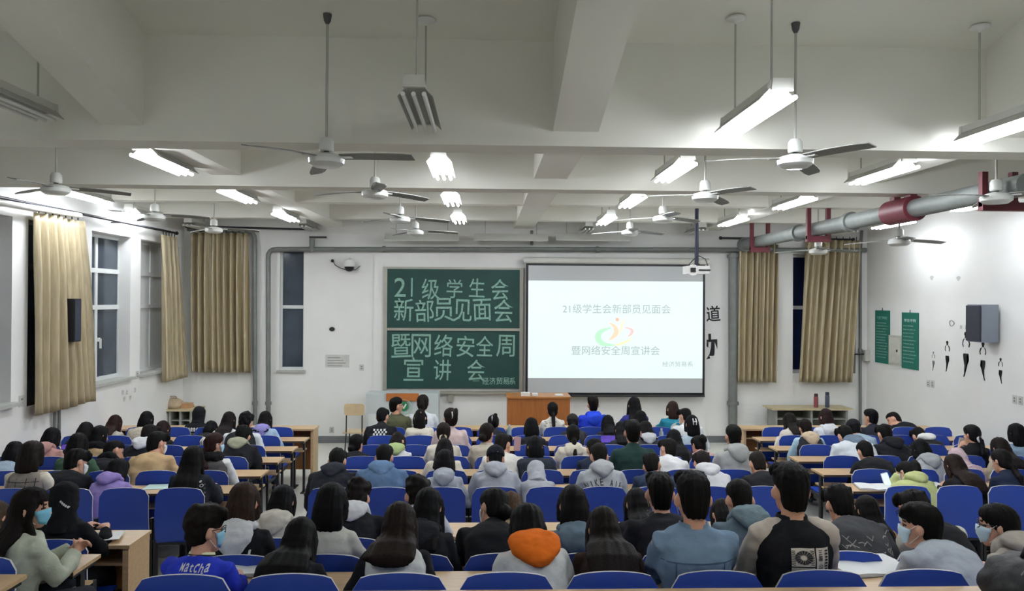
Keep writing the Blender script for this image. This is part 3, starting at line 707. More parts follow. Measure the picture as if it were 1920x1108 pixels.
# brush characters on the front wall, partly behind the screen
def brush(name, label, body, px, py, hpx, wpx, mm=M_BLACK):
    mb = MB(); put_text(mb, body, at(px, py, FRONT_Y-.004), (1,0,0), (0,0,1), height=hpx*FRONT_Y/1400, width=wpx*FRONT_Y/1400, bold=.012, rot=.06)
    return tag(mb.build(name, mm), label, 'wall lettering')
brush('brush_character', 'black brush character on the front wall right of the screen, upper one', '道', 1337, 588, 30, 28)
brush('brush_character', 'bold black brush character half behind the screen edge, lower one', '动', 1322, 650, 48, 48)
mb = MB(); a = at(783, 745, FRONT_Y-.1)
# ------------------------------------------------------------------ right wall things
XR = RIGHT_X
def rpt(px, py, off=0.0): return onx(px, py, XR-off)
M_POST = mat('poster_green', '#196a5b', .6, vary=.06)
M_PTXT = mat('poster_lettering', '#b9cfc8', .8, vary=0)
M_PTXT2 = mat('poster_lettering_dim', '#7fae9f', .8, vary=0)
def poster(label, xl, xr, yt, yb, title, lines, tcol):
    a = rpt(xl, yt); b = rpt(xr, yb); y0, y1 = b.y, a.y; zt = rpt((xl+xr)/2, yt+2).z; zb = rpt((xl+xr)/2, yb-3).z
    o = thing('wall_poster', label, 'poster', (XR, (y0+y1)/2, zb)); H = zt-zb; hw = (y1-y0)/2
    MB().box(-.012, 0, -hw, hw, 0, H).build('board', M_POST, o)
    mb = MB(); put_text(mb, title, (-.014, 0, H*.86), (0,-1,0), (0,0,1), height=H*.055, width=hw*1.4, bold=.02); mb.build('title', tcol, o)
    mb = MB(); rr = random.Random(len(label))
    for k in range(lines):
        zz = H*(.76-.70*k/lines); w_ = hw*rr.uniform(1.2, 1.6)
        txt = ''.join(rr.choice('学生上课认真听讲保持安静爱护公物文明礼貌不得迟到早退') for _ in range(9))
        put_text(mb, txt, (-.014, (hw*.82-w_/2), zz), (0,-1,0), (0,0,1), height=H*.02, width=w_)
    mb.build('lettering', M_PTXT, o)
    MB().cyl((-.01, 0, H), (-.01, 0, H+.05), .006, 6).build('hanger', M_STEEL, o)
poster('dark green poster with small text on the right wall, farther one', 1642, 1669, 580, 684, '教室管理规定', 13, M_PTXT2)
poster('green poster with large spaced title on the right wall, nearer one', 1692, 1723, 584, 695, '学生守则', 11, M_PTXT)
a, b = rpt(1669, 628), rpt(1691, 686)
ep = thing('electric_panel', 'beige electric panel box between the two green posters', 'panel box', (XR, (a.y+b.y)/2, b.z))
hh = a.z-b.z; hw = (a.y-b.y)/2
MB().box(-.03, 0, -hw, hw, 0, hh).build('box', mat('panel_beige', '#b9bab0', .6), ep)
MB().box(-.04, -.03, -hw+.04, hw-.04, .04, hh-.04).build('door', mat('panel_door', '#c5c6bd', .55), ep)
MB().box(-.05, -.04, -hw+.08, -hw+.11, hh*.45, hh*.53).build('handle', M_STEEL, ep)
a, b = rpt(1848, 566), rpt(1880, 640)
spk = thing('wall_speaker', 'tall grey loudspeaker box mounted high on the right wall', 'loudspeaker', (XR-.18, (a.y+b.y)/2, b.z-.02))
hh = a.z-b.z-.02; M_SPK = mat('speaker_grey', '#7d848f', .6, vary=.04); M_GR = mat('speaker_grille', '#33353f', .8, vary=.1)
hw = .17
MB().box(-.12, .13, -hw, hw, 0, hh).build('cabinet', M_SPK, spk)
MB().box(-.11, .11, hw, hw+.02, .03, hh-.03).build('far_face', M_SPK, spk)
MB().box(-.15, -.12, -hw+.015, hw-.015, .015, hh-.015).build('grille', M_GR, spk)
MB().box(.13, .18, -.03, .03, hh*.3, hh*.7).build('bracket', M_STEEL, spk)
for (x, y, lab) in ((1741, 719, 'left one of two sockets side by side below the painted runners'), (1749, 720, 'right one of two sockets side by side below the painted runners'), (1903, 749, 'left one of two sockets near the right picture edge'), (1914, 751, 'right one of two sockets near the right picture edge')):
    outlet(lab, rpt(x, y), (-1, 0, 0))
p = rpt(1629, 668); vb = tag(MB().box(XR-.10, XR, p.y-.06, p.y+.06, p.z-.09, p.z+.12).build('switch_box', mat('panel_beige', '')), 'small beige switch box on the right wall beside the corner pipe', 'switch box')
MB().cyl((XR-.3, p.y, p.z+.04), (XR-.1, p.y, p.z+.04), .015, 8).build('conduit', M_STEEL, vb)
# painted runners: black silhouettes on the wall
def runner(label, px, ytop, ybot, flip=1, faint=False):
    top, bot = rpt(px, ytop, .003), rpt(px, ybot, .003); H = top.z-bot.z
    o = thing('runner_silhouette', label, 'wall painting', (XR, top.y, bot.z), group='painted runners')
    m1 = mat('runner_black', '#1c1d20', .9, vary=.05) if not faint else mat('runner_grey', '#8d9192', .9, vary=.05)
    def P(poly, name):
        mb = MB(); mb.prism([(u*H*flip*1.9, v*H) for u, v in poly], (-.001, 0, 0), (0,-1,0), (0,0,1), (-.003, 0, 0)); mb.build(name, m1, o)
    P([(.030*math.cos(a), .95+.052*math.sin(a)) for a in [i*math.pi/6 for i in range(12)]], 'head')
    P([(-.016, .93), (.016, .93), (.022, .865), (-.018, .86)], 'neck')
    P([(.02, .86), (.055, .83), (.075, .74), (.06, .66), (.045, .67), (.055, .74), (.04, .80)], 'arm')
    P([(-.02, .86), (-.055, .82), (-.065, .72), (-.05, .66), (-.04, .67), (-.052, .73), (-.042, .80)], 'arm')
    P([(-.05, .50), (.05, .50), (.045, .36), (.02, .22), (-.01, .08), (-.045, .0), (-.03, .0), (-.018, .03), (-.03, .1), (-.025, .25), (-.045, .40)], 'leg')
    P([(.01, .49), (.05, .47), (.055, .37), (.03, .28), (.015, .28), (.02, .36)], 'leg')
    P([(-.04, .52), (.045, .52), (.05, .50), (-.045, .50)], 'waist')
runner('faint grey painted runner farthest along the right wall', 1750, 659, 695, faint=True)
runner('black painted runner second from the posters', 1776, 639, 697)
runner('tallest black painted runner in the middle of the wall', 1811, 622, 707)
runner('black painted runner with a bent arm under the loudspeaker', 1843, 641, 713, flip=-1)
runner('small black painted runner nearest the camera on the right wall', 1876, 671, 719, flip=-1)
mb = MB(); 
for ch_, px in zip('奔跑青春', (1802, 1812, 1822, 1833)): put_text(mb, ch_, rpt(px, 613.5, .003), (0,-1,0), (0,0,1), height=.07)
tag(mb.build('wall_lettering', mat('runner_grey', '')), 'row of small grey characters above the painted runners', 'wall lettering')
c = rpt(1785, 606, .003); mb = MB(); mb.tube([(XR-.003, c.y+.06*math.cos(k), c.z+.045*math.sin(k)*(1+.4*math.cos(k))) for k in [i*2*math.pi/10 for i in range(11)]], .006, 4, flat=.3)
tag(mb.build('wall_mark', M_BLACK), 'small black outlined mark above the painted runners', 'wall painting')
for (x, y, s_, lab) in ((1747, 521, .05, 'small grey smudge high on the right wall'), (1797, 522, .05, 'second grey smudge high on the right wall beside the first')):
    c = rpt(x, y, .002); mb = MB(); mb.add([(XR-.002, c.y+s_*math.cos(k)*(1+.3*math.sin(3*k)), c.z+s_*.8*math.sin(k)) for k in [i*math.pi/6 for i in range(12)]], [tuple(range(12))]); tag(mb.build('wall_smudge', mat('smudge', '#b9bbb9', .9, vary=.05)), lab, 'stain')
# pencil scribbles and outlet on the left wall
mb = MB(); rr = random.Random(2)
for ch_, px, py in (('到', 230, 736), ('此', 238, 735), ('游', 253, 731), ('好', 233, 748), ('学', 244, 746)): put_text(mb, ch_, onx(px, py, LEFT_X+.003), (0,1,0), (0,0,1), height=.08)
tag(mb.build('wall_scribble', mat('scribble', '#9fa2a4', .9, vary=0)), 'faint pencil scribbles on the left wall under the windows', 'scribble')
outlet('wall socket on the left wall before the large gold curtain', onx(40, 752, LEFT_X), (1,0,0), s=1.2)
outlet('wall socket between the left wall windows', onx(257, 703, LEFT_X), (1,0,0), s=1.1)
sw = onx(296, 664, LEFT_X-.1)

q_ = onx(127, 600, XC+.02)
sp2 = thing('wall_speaker', 'dark narrow loudspeaker poking between folds of the large gold curtain', 'loudspeaker', (XC+.02, q_.y, onx(127, 640, XC).z))
hh = onx(127, 560, XC).z-onx(127, 640, XC).z
MB().box(-.16, .13, -.09, .09, 0, hh).build('cabinet', M_BLACK, sp2); MB().box(.13, .14, -.075, .075, .02, hh-.02).build('grille', mat('grille_blue_grey', '#2c3140', .7), sp2)
for i, px in enumerate((103, 111)):
    p0 = onx(px, 770, LEFT_X+.05); pipe(['thin grey riser pipe under the large gold curtain', 'second thin grey riser pipe under the large gold curtain'][i], [(LEFT_X+.05, p0.y, .0), (LEFT_X+.05, p0.y, 1.4)], .022)
bk = at(845, 745, YB)
MB().box(bk.x-(bx0+bx1)/2-.05, bk.x-(bx0+bx1)/2+.05, -.05, .05, -.16, .0).build('support_bracket', M_ALU, bb)
# ------------------------------------------------------------------ seats and desks
LEFT_END = {'B': -2.56, 'P': -2.56, 'C': -2.51, 'D': -2.58, 'E': -2.65, 'F': -2.70, 'G': -2.745, 'H': -2.79}
RIGHT_BEG = {'C': 3.73, 'D': 3.84, 'E': 3.93, 'F': 4.01, 'G': 4.08, 'H': 4.16}
CEN = -1.635; PITCH_X = .498
SEATS = []      # (row, block, index, x)
for r in 'ABP': SEATS += [(r, 'c', k, CEN+PITCH_X*(k+.5)) for k in range(9)]
for r in 'BP': SEATS += [(r, 'l', k, LEFT_END[r]-PITCH_X*(k+.5)) for k in range(3)]
for r in 'CDEFGH':
    SEATS += [(r, 'c', k, CEN+PITCH_X*(k+.5)) for k in range(9)]
    SEATS += [(r, 'l', k, LEFT_END[r]-PITCH_X*(k+.5)) for k in range(6)]
    SEATS += [(r, 'r', k, RIGHT_BEG[r]+PITCH_X*(k+.5)) for k in range(7 if r in 'CDE' else 6)]
def seat_proto():
    t = thing('lecture_chair', '', 'seat')
    nx, nz = 12, 9; pts = {}
    def P(u, v, th):   # u -1..1, v 0..1
        hw = .225
        z0, z1 = .40, SEAT_H
        # rounded upper corners and an arched top edge
        zt = z1 - .018*u*u
        e = max(0, abs(u)-.72)/.28
        zt -= .055*(1-math.sqrt(max(0, 1-e*e)))
        zz = z0+(zt-z0)*v
        y = .035*(1-v)**2 - .012*math.sin(v*3.1) + .022*u*u*-1 + .012*v
        return (u*hw*(1-.03*v), y+th, zz)
    mb = MB(); W = nx+1
    f = [P(-1+2*i/nx, j/nz, 0) for j in range(nz+1) for i in range(W)]; b = [P(-1+2*i/nx, j/nz, .014) for j in range(nz+1) for i in range(W)]
    N = len(f); fs = []; rim = []
    for j in range(nz):
        for i in range(nx):
            a = j*W+i; fs += [(a, a+1, a+W+1, a+W), (N+a+W, N+a+W+1, N+a+1, N+a)]
        rim += [(j*W, (j+1)*W, N+(j+1)*W, N+j*W), (j*W+nx, N+j*W+nx, N+(j+1)*W+nx, (j+1)*W+nx)]
    for i in range(nx): rim += [(i, N+i, N+i+1, i+1), (nz*W+i, nz*W+i+1, N+nz*W+i+1, N+nz*W+i)]
    mb.add(f+b, fs, 0); k = len(mb.v); mb.add(f+b, rim, 1)
    mb.build('backrest', [M_BLUE, M_RIM], t, smooth=R(35))
    sp = MB()
    A = [(x, y, .435+.012*(x/.2)**2-.01*math.sin(y*7)) for y in (.03, .12, .24, .36, .42) for x in (-.205, -.1, 0, .1, .205)]
    B = [(x, y, z-.018) for x, y, z in A]; fs = []
    for j in range(4):
        for i in range(4): a = j*5+i; fs += [(a, a+1, a+6, a+5), (25+a+5, 25+a+6, 25+a+1, 25+a)]
    rim = [(i, 25+i, 26+i, i+1) for i in range(4)]+[(20+i, 21+i, 46+i, 45+i) for i in range(4)]+[(5*j, 5*j+5, 30+5*j, 25+5*j) for j in range(4)]+[(5*j+4, 29+5*j, 34+5*j, 5*j+9) for j in range(4)]
    sp.add(A+B, fs+rim); sp.build('seat_pan', M_BLUE, t, smooth=R(40))
    for sx in (-1, 1):
        mb = MB().box(sx*.232-.012, sx*.232+.012, .012, .06, .0, .62); mb.box(sx*.232-.014, sx*.232+.014, .0, .40, .40, .425)
        mb.box(sx*.232-.03, sx*.232+.03, -.05, .16, .0, .015); mb.build('support_post', M_STEEL, t)
    MB().box(-.232, .232, .02, .05, .38, .40).build('cross_bar', M_STEEL, t)
    return t
proto = seat_proto(); SEAT_OBJ = {}
for i, (r, b, k, x) in enumerate(SEATS):
    o = proto if i == 0 else copy_tree(proto)
    d, fz = ROW[r]; o.location = (x, d, fz); SEAT_OBJ[(r, b, k)] = o; o['group'] = 'blue lecture seats'
ROWNAME = {'A': 'nearest row', 'B': 'second nearest row', 'P': 'third nearest row', 'C': 'row just past the cross aisle', 'D': 'second row past the cross aisle', 'E': 'third row past the cross aisle', 'F': 'fourth row past the cross aisle', 'G': 'second row from the front', 'H': 'front row'}
BLK = {'l': 'left block', 'c': 'middle block', 'r': 'right block'}
def desk(label, x0, x1, y0, y1, ztop, fz, shelf=True, panel=False, ends=False):
    """continuous desk; y0 near edge, y1 far edge"""
    t = thing('lecture_desk', label, 'desk', ((x0+x1)/2, y1, fz), group='long wooden lecture desks')
    W = (x1-x0)/2; d = y1-y0; h = ztop-fz
    tp = MB().box(-W, W, -d, 0, h-.022, h); tp.box(-W-.002, W+.002, -d-.003, -d, h-.024, h+.001, 1); tp.build('desktop', [M_WOOD, M_EDGE if not panel else M_WOOD], t)
    if shelf: MB().box(-W+.03, W-.03, -d*.78, -.04, h-.17, h-.152).build('shelf', M_WOOD, t)
    n = max(2, int(round(2*W/1.5))+1)
    for i in range(n):
        x = -W+.035+(2*W-.07)*i/(n-1)
        if panel and i in (0, n-1):
            MB().box(x-.02, x+.02, -d+.02, 0, 0 if not ends else .0, h-.024).build('end_panel', M_WOOD, t)
        else:
            mb = MB().box(x-.014, x+.014, -d*.62, -d*.62+.05, .0, h-.024); mb.box(x-.016, x+.016, -d*.9, -.02, h-.05, h-.024); mb.box(x-.025, x+.025, -d*.62-.10, -d*.62+.16, 0, .018); mb.build('leg', M_STEEL, t)
    if panel: MB().box(-W+.03, W-.03, -.03, -.008, .10, h-.03).build('front_panel', M_WOOD2, t)
    return t
DD = .33
for r in 'ABP':
    d, fz = ROW[r]; desk('long wooden desk behind the %s of middle seats' % ROWNAME[r], CEN-.10, CEN+9*PITCH_X+.1, d-.055-DD, d-.055, desk_back(r), fz)
for r in 'BP':
    d, fz = ROW[r]; desk('wooden desk end behind the %s of left seats' % ROWNAME[r], LEFT_END[r]-1.55, LEFT_END[r]+(.06 if r == 'B' else .08), d-.055-DD, d-.055, desk_back(r), fz)
desk('front desk with shelf facing the cross aisle, left block', -4.2, -2.48, 5.33, 5.68, 1.065, .31, panel=True)
desk('front desk with shelf facing the cross aisle, middle block', CEN-.1, CEN+9*PITCH_X+.1, 5.0+.42, 5.0+.76, 1.085, .31, panel=True)
for r in 'DEFGH':
    d, fz = ROW[r]; y1 = d-.055; zt = desk_back(r)
    desk('long wooden desk behind the %s, middle block' % ROWNAME[r], CEN-.12, CEN+9*PITCH_X+.12, y1-DD, y1, zt, fz)
    desk('long wooden desk behind the %s, left block' % ROWNAME[r], LEFT_END[r]-6*PITCH_X, LEFT_END[r]+.22, y1-DD, y1, zt, fz)
    n = 7 if r in 'DE' else 6
    desk('long wooden desk behind the %s, right block' % ROWNAME[r], RIGHT_BEG[r]-.14, RIGHT_BEG[r]+n*PITCH_X, y1-DD, y1, zt, fz)
desk('front desk of the left block facing the blackboard wall', -5.75, -2.62, 11.60, 11.96, .79, .0, panel=True)
desk('front desk of the middle block before the podium', CEN-.12, CEN+9*PITCH_X+.12, 11.60, 11.96, .79, .0, panel=True)
desk('front desk of the right block before the side table', 4.06, 7.2, 11.60, 11.96, .79, .0, panel=True)
# ------------------------------------------------------------------ people
PEOPLE = []; FIN = []     # FIN: objects whose modifiers are applied at the end, with a finishing function
NEXT = {'A': 'B', 'B': 'P', 'C': 'D', 'D': 'E', 'E': 'F', 'F': 'G', 'G': 'H'}
def desk_local(r):
    if r == 'P': return 1.085-ROW[r][1]
    if r == 'H': return .79-ROW[r][1]
    return desk_back(NEXT[r])-ROW[r][1]
def spine(lean, t, L=.50):
    """point and angle on the curved spine, t 0 hip .. 1 neck base"""
    n = 12; y = z = 0; a = lean*.5
    for i in range(n):
        u = (i+.5)/n*t; a = lean*(.45+1.1*u); y += math.sin(a)*L*t/n; z += math.cos(a)*L*t/n
    a = lean*(.45+1.1*t)
    return Vector((0, y, .52+z)), a
def headpose(lean, hp):
    p, a = spine(lean, 1.0); an = (a+hp)/2
    nk = p+Vector((0, math.sin(an), math.cos(an)))*.048
    up = Vector((0, math.sin(hp), math.cos(hp))); fw = Vector((0, math.cos(hp), -math.sin(hp)))
    c = nk+up*.099+fw*.022
    return c, up, fw, nk, an
def vox(mb, name, m, vs_, parent, smooth_it=4, fac=.5, post=None):
    o = mb.build(name, m, parent, fix=True)
    rm = o.modifiers.new('r', 'REMESH'); rm.mode = 'VOXEL'; rm.voxel_size = vs_; rm.use_smooth_shade = True
    if smooth_it:
        sm = o.modifiers.new('s', 'SMOOTH'); sm.factor = fac; sm.iterations = smooth_it
    FIN.append((o, post)); return o
def noise_post(amp, freq, seed, axis=None):
    def f(co, nr):
        out = co.copy(); off = Vector((seed*3.1, seed*1.7, seed*.9))
        for i in range(len(co)):
            v = Vector(co[i]); n_ = noise.noise(Vector((v.x*freq, v.y*freq, v.z*freq*1.5))+off)+.5*noise.noise(v*(freq*2.3)+off)
            out[i] += nr[i]*amp*n_
        return out
    return f
def hair_post(c, M, amp, seed, curl=0.0):
    Mi = M.inverted()
    def f(co, nr):
        out = co.copy()
        for i in range(len(co)):
            q = Mi @ (Vector(co[i])-c); th = math.atan2(q.x, -q.y+.02)
            n_ = noise.noise(Vector((th*7+seed, q.z*3, seed)))+.6*noise.noise(Vector((th*17, q.z*4+seed, seed)))
            if curl: n_ = noise.noise(Vector((q.x*22, q.y*22, q.z*22))+Vector((seed, 0, 0)))*1.6*curl
            out[i] += nr[i]*amp*n_
        return out
    return f
def ik(S, W, l1, l2, pole):
    d = W-S; L = d.length
    if L > (l1+l2)*.985: W = S+d*((l1+l2)*.985/L); d = W-S; L = d.length
    a = (l1*l1-l2*l2+L*L)/(2*L); h = math.sqrt(max(0, l1*l1-a*a)); u = d/L
    pp = pole-u*pole.dot(u); pp.normalize()
    return S+u*a+pp*h, W
def hand(mb, W, d, nrm, side, k=1.0, curl=.5):
    """palm, four unequal fingers and a thumb; d points along the hand, nrm out of the back of the hand"""
    d = d.normalized(); nrm = (nrm-d*nrm.dot(d)).normalized(); s_ = d.cross(nrm)*side
    rs = []
    for t, wd, th in ((-.01, .026, .020), (.03, .036, .017), (.065, .042, .015), (.09, .039, .012)):
        c = W+d*t*k; rs.append([c+(s_*math.cos(q)*wd+nrm*math.sin(q)*th)*k for q in [i*math.pi/5 for i in range(10)]])
    mb.rings(rs)
    for i, (off, ln) in enumerate(((-.030, .062), (-.010, .074), (.011, .070), (.031, .055))):
        b = W+d*.082*k+s_*off*k; p = [b]; a = .15
        for q in range(3):
            a += curl*(.5+.3*q); p.append(p[-1]+(d*math.cos(a)-nrm*math.sin(a)+s_*off*.8)*ln*k*(.42, .33, .25)[q])
        mb.tube(p, [.0092*k, .0088*k, .008*k, .0068*k], 7)
    b = W+d*.025*k-s_*.028*k
    mb.tube([b, b-s_*.028*k+d*.025*k-nrm*.008*k, b-s_*.034*k+d*.052*k-nrm*.016*k], [.012*k, .0105*k, .008*k], 7)
def ringE(c, ax, ay, rx, ry, n=18, sq=1.0):
    out = []
    for i in range(n):
        q = 2*math.pi*i/n; cx, sx = math.cos(q), math.sin(q)
        if sq != 1.0: cx = math.copysign(abs(cx)**sq, cx); sx = math.copysign(abs(sx)**sq, sx)
        out.append(c+ax*(rx*cx)+ay*(ry*sx))
    return out
HEAD_R = [(-.122, .012, .014, .058), (-.116, .030, .030, .054), (-.10, .046, .046, .044), (-.075, .058, .068, .026), (-.045, .066, .082, .012), (0, .073, .092, .002), (.035, .076, .097, -.002), (.07, .070, .091, -.005), (.095, .054, .071, -.006), (.113, .028, .038, -.006), (.119, .010, .012, -.006)]
CAP_S = [(-.088, .044, .030, -.060), (-.07, .057, .048, -.047), (-.045, .062, .066, -.038), (-.010, .069, .080, -.031), (.030, .081, .098, -.015), (.075, .080, .102, -.004), (.105, .063, .084, 0), (.125, .036, .050, 0), (.133, .012, .018, 0)]
CAP_F = [(-.10, .040, .028, -.062), (-.07, .068, .058, -.044), (-.03, .080, .080, -.030), (.02, .087, .098, -.016), (.06, .085, .104, -.006), (.095, .070, .090, 0), (.118, .044, .058, 0), (.13, .014, .02, 0)]
UID = [0]
def person(row, px, ytop, label, hair='short', hc='#17130f', top='#222428', sleeve=None, yaw=0, hy=None, hp=None, hoodc=None, hood=False, hood_up=False, collar=None, bulk=0.0, fem=None, mask=None, glasses=False, blk=None, size=None, arms='desk', pants='#23262d', tail=None, hl=.42, hv=1.0, clip=None, lean=None, cap=None, scarf=None, short=None, x_off=0.0, fur=False, text=None, roll=0.0, yoff=0.0, flare=1.0, hx=0.0):
    UID[0] += 1; uid = UID[0]; rnd = random.Random(uid*7+1)
    ds, fz = ROW[row]; near = row in 'ABP'
    if fem is None: fem = hair not in ('short', 'buzz', 'fluffy', 'crop')
    s0 = size or (.945 if fem else 1.02)
    yawr = R(yaw); headyaw = R(hy if hy is not None else 0)
    # fit the lean so that the crown is where the photo shows it
    best = None
    hy0 = ds+.19+yoff
    for k in range(0, 61):
        ln = R(-3+k) if lean is None else R(lean)
        hpp = R(hp) if hp is not None else R(6)+.62*ln
        c, up, fwv, nk, an = headpose(ln, hpp)
        topp = c+up*.133
        if hair in ('fluffy',): topp += up*.012
        topz = max(topp.z, (c-fwv*.085+up*.095).z)
        Y = hy0+topp.y*math.cos(yawr)*s0
        zt = at(px, ytop, Y).z-fz
        e = abs(zt-topz*s0)
        if best is None or e < best[0]-1e-6: best = (e, ln, hpp, topz, zt, topp.y, Y)
        if lean is not None: break
    e, ln, hpp, topz, zt, ty, Y = best
    s = min(1.12, max(.86, zt/topz))
    X = at(px, ytop, Y).x - (-math.sin(yawr))*ty*s
    loc = Vector((X, hy0, fz))
    hc_, up, fwv, nk, an = headpose(ln, hpp)
    rt = Vector((1, 0, 0))
    Mh = Matrix((rt, fwv, up)).transposed() @ Matrix.Rotation(headyaw, 3, 'Z') @ Matrix.Rotation(R(roll), 3, 'Y')
    def H(x, y, z): return hc_ + Mh @ Vector((x, y, z))
    shw = .140 if fem else .163
    k_ = .90 if fem else 1.0
    T = [(-.12, .125, .10), (-.02, .165, .118), (.12, .158, .112), (.30, .140, .098), (.5, .148, .105), (.72, .165, .112), (.88, .160, .098), (.97, .124, .080), (1.03, .066, .062)]
    def torso(mb, g, t0=-.12, sq=.85):
        rs = []
        for t, rx, ry in T:
            if t < t0: continue
            p, a = spine(ln, max(t, 0)); p = p+Vector((0, 0, min(t, 0)*.5)) if t < 0 else p
            f_ = Vector((0, math.cos(a), -math.sin(a)))
            gg = g if t < .95 else g*.55
            rs.append(ringE(p+f_*.015, rt, f_, rx*k_+gg, ry*(.95 if fem else 1)+gg, sq=sq))
        mb.rings(rs)
    # arms
    ps, as_ = spine(ln, .90); us = Vector((0, math.sin(as_), math.cos(as_))); fs_ = Vector((0, math.cos(as_), -math.sin(as_)))
    dz = desk_local(row)/s; A = {}
    for sd in (-1, 1):
        S = ps+rt*sd*shw-us*.005
        wx, wy, wz = rnd.uniform(.06, .15), rnd.uniform(.34, .42), dz+.045
        kk = arms if isinstance(arms, str) else arms[0 if sd < 0 else 1]
        if kk == 'phone': wx, wy, wz = .05, max(.30, S.y+.20), dz+.14
        elif kk == 'face': q = H(sd*.06, .12, -.10); wx, wy, wz = q.x*sd, q.y+.02, q.z-.07
        elif kk == 'wide': wx, wy, wz = .20, .36, dz+.045
        elif kk == 'clasp': wx, wy, wz = .03, .40, dz+.10
        wy = max(wy, S.y+.12) if kk == 'desk' else wy
        E_, W_ = ik(S, Vector((sd*wx, wy, wz)), .275, .245, Vector((sd*.45, -.25, -.85)))
        A[sd] = (S, E_, W_, kk)
    vb, vc, vh = (.0105, .0125, .0095) if near else (.0145, .017, .012)
    # ---- body: one continuous surface
    mb = MB(); torso(mb, -.012)
    mb.tube([spine(ln, .96)[0], nk, hc_-up*.06], [.060*k_, .054*k_, .056*k_], 12)
    hs = .96 if fem else 1.0
    mb.rings([[H(rx*math.cos(q)*hs, yc+ry*math.sin(q), z) for q in [i*2*math.pi/18 for i in range(18)]] for z, rx, ry, yc in HEAD_R])
    for sd in (-1, 1): mb.ell(H(sd*.084*hs, -.008, -.014), .011, .021, .034, Mh @ Matrix.Rotation(R(-32*sd), 3, 'Z'), 8, 6)
    mb.tube([H(0, .090, .012), H(0, .103, -.012), H(0, .114, -.034), H(0, .096, -.045)], [.008, .010, .015, .010], 8)
    mb.tube([H(-.022, .086, -.066), H(0, .096, -.066), H(.022, .086, -.066)], [.006, .009, .006], 6)
    for sd in (-1, 1):
        S, E_, W_, kk = A[sd]
        mb.tube([S, (S+E_)/2, E_, (E_*.6+W_*.4), W_], [.050*k_, .046*k_, .040*k_, .038*k_, .025*k_], 10)
        d = (W_-E_).normalized(); d = Vector((d.x-.25*sd*(kk == 'desk'), d.y, d.z*.3 if kk in ('desk', 'wide') else d.z))
        nrm = Vector((0, 0, 1)) if kk in ('desk', 'wide') else Vector((sd*.9, .1, .5))
        hand(mb, W_, d, nrm, sd, .95 if fem else 1.02, .35 if kk in ('desk', 'wide') else .8)
        mb.tube([(sd*.085, .0, .52), (sd*.10, .22, .53), (sd*.105, .43, .525), (sd*.105, .44, .48), (sd*.105, .42, .30), (sd*.105, .40, .10)], [.078, .072, .056, .054, .05, .036], 10)
        mb.tube([(sd*.105, .375, .05), (sd*.11, .46, .04), (sd*.115, .57, .03)], [.036, .036, .022], 8)
    Mhi = Mh.inverted()
    body = vox(mb, 'person', [M_SKIN, M_EYE, M_LIP], vb, None, 3, .4, ('face', hc_.copy(), Mhi))
    body.location = loc; body.rotation_euler = (0, 0, yawr); body.scale = (s, s, s)
    tag(body, label, 'person', None)
    # ---- trousers, shoes
    mb = MB()
    for sd in (-1, 1): mb.tube([(sd*.08, -.06, .535), (sd*.085, .05, .535), (sd*.10, .22, .54), (sd*.105, .44, .53), (sd*.106, .45, .47), (sd*.106, .43, .30), (sd*.106, .41, .10)], [.085, .092, .086, .070, .067, .064, .058], 10)
    mb.ell((0, -.02, .54), .165, .115, .09)
    vox(mb, 'trousers', cloth(pants), .02, body, 3)
    for sd in (-1, 1):
        sh = MB(); sh.rings([ringE(Vector((sd*.112, y, z+.005)), rt, Vector((0, 0, 1)), rx, rz, 10) for y, z, rx, rz in ((.345, .045, .025, .03), (.38, .05, .04, .045), (.47, .045, .045, .038), (.56, .035, .045, .03), (.61, .028, .03, .022))]); sh.build('shoe', mat('shoe_dark', '#3a3b40', .7) if uid % 3 else mat('shoe_white', '#c9c9c6', .6), body, smooth=True)
    # ---- upper garment
    g = .020+bulk; mb = MB(); torso(mb, g)
    if not (collar or hood or hood_up or scarf): mb.tube([spine(ln, .94)[0], nk], [.078, .060], 14)
    SLS = []
    for sd in (-1, 1):
        S, E_, W_, kk = A[sd]; D = (W_-E_).normalized()
        if sleeve: SLS.append(MB())
        dst = mb if not sleeve else SLS[-1]
        b2 = bulk*.8
        if text == 'panel':
            q0 = spine(ln, .98)[0]+rt*sd*.052*k_; dst.tube([q0, q0*.6+S*.4+us*.004, S], [.038, .050, .060], 14, flat=1.0)
        dst.tube([S-rt*sd*.05-us*.01, S, S*.6+E_*.4, E_, E_*.5+W_*.5, W_-D*.015], [.056*k_+b2, .063*k_+b2, .061*k_+b2, .058*k_+b2, .054*k_+b2, .040+b2*.6], 12)
    top_ = vox(mb, 'jacket' if (collar or bulk or sleeve) else 'top', cloth(top) if not fur else mat('fleece_'+top[1:], top, .95, vary=.12, scale=20, bump=.9, bscale=45), vc, body, 5, .5, noise_post(.011 if not fur else .008, 9 if not fur else 40, uid))
    for SL in SLS: vox(SL, 'sleeve', cloth(sleeve), vc, body, 4, .5, noise_post(.010, 11, uid+.5))
    pn, a1 = spine(ln, .97); f1 = Vector((0, math.cos(a1), -math.sin(a1))); u1 = Vector((0, math.sin(a1), math.cos(a1)))
    if collar:
        cm = MB(); rs = []
        for z_, r_ in ((-.02, .086), (.012, .078), (.045, .072), (.05, .066), (.035, .062)):
            p_ = pn+u1*z_+f1*.012*(z_ > 0); rs.append(ringE(p_+f1*.004, rt, f1, r_+bulk*.3, r_*.93+bulk*.3, 18))
        cm.rings(rs, cap=False); o = cm.build('collar', cloth(collar if isinstance(collar, str) else top), body, smooth=True)
        o.modifiers.new('t', 'SOLIDIFY').thickness = .008; FIN.append((o, None))
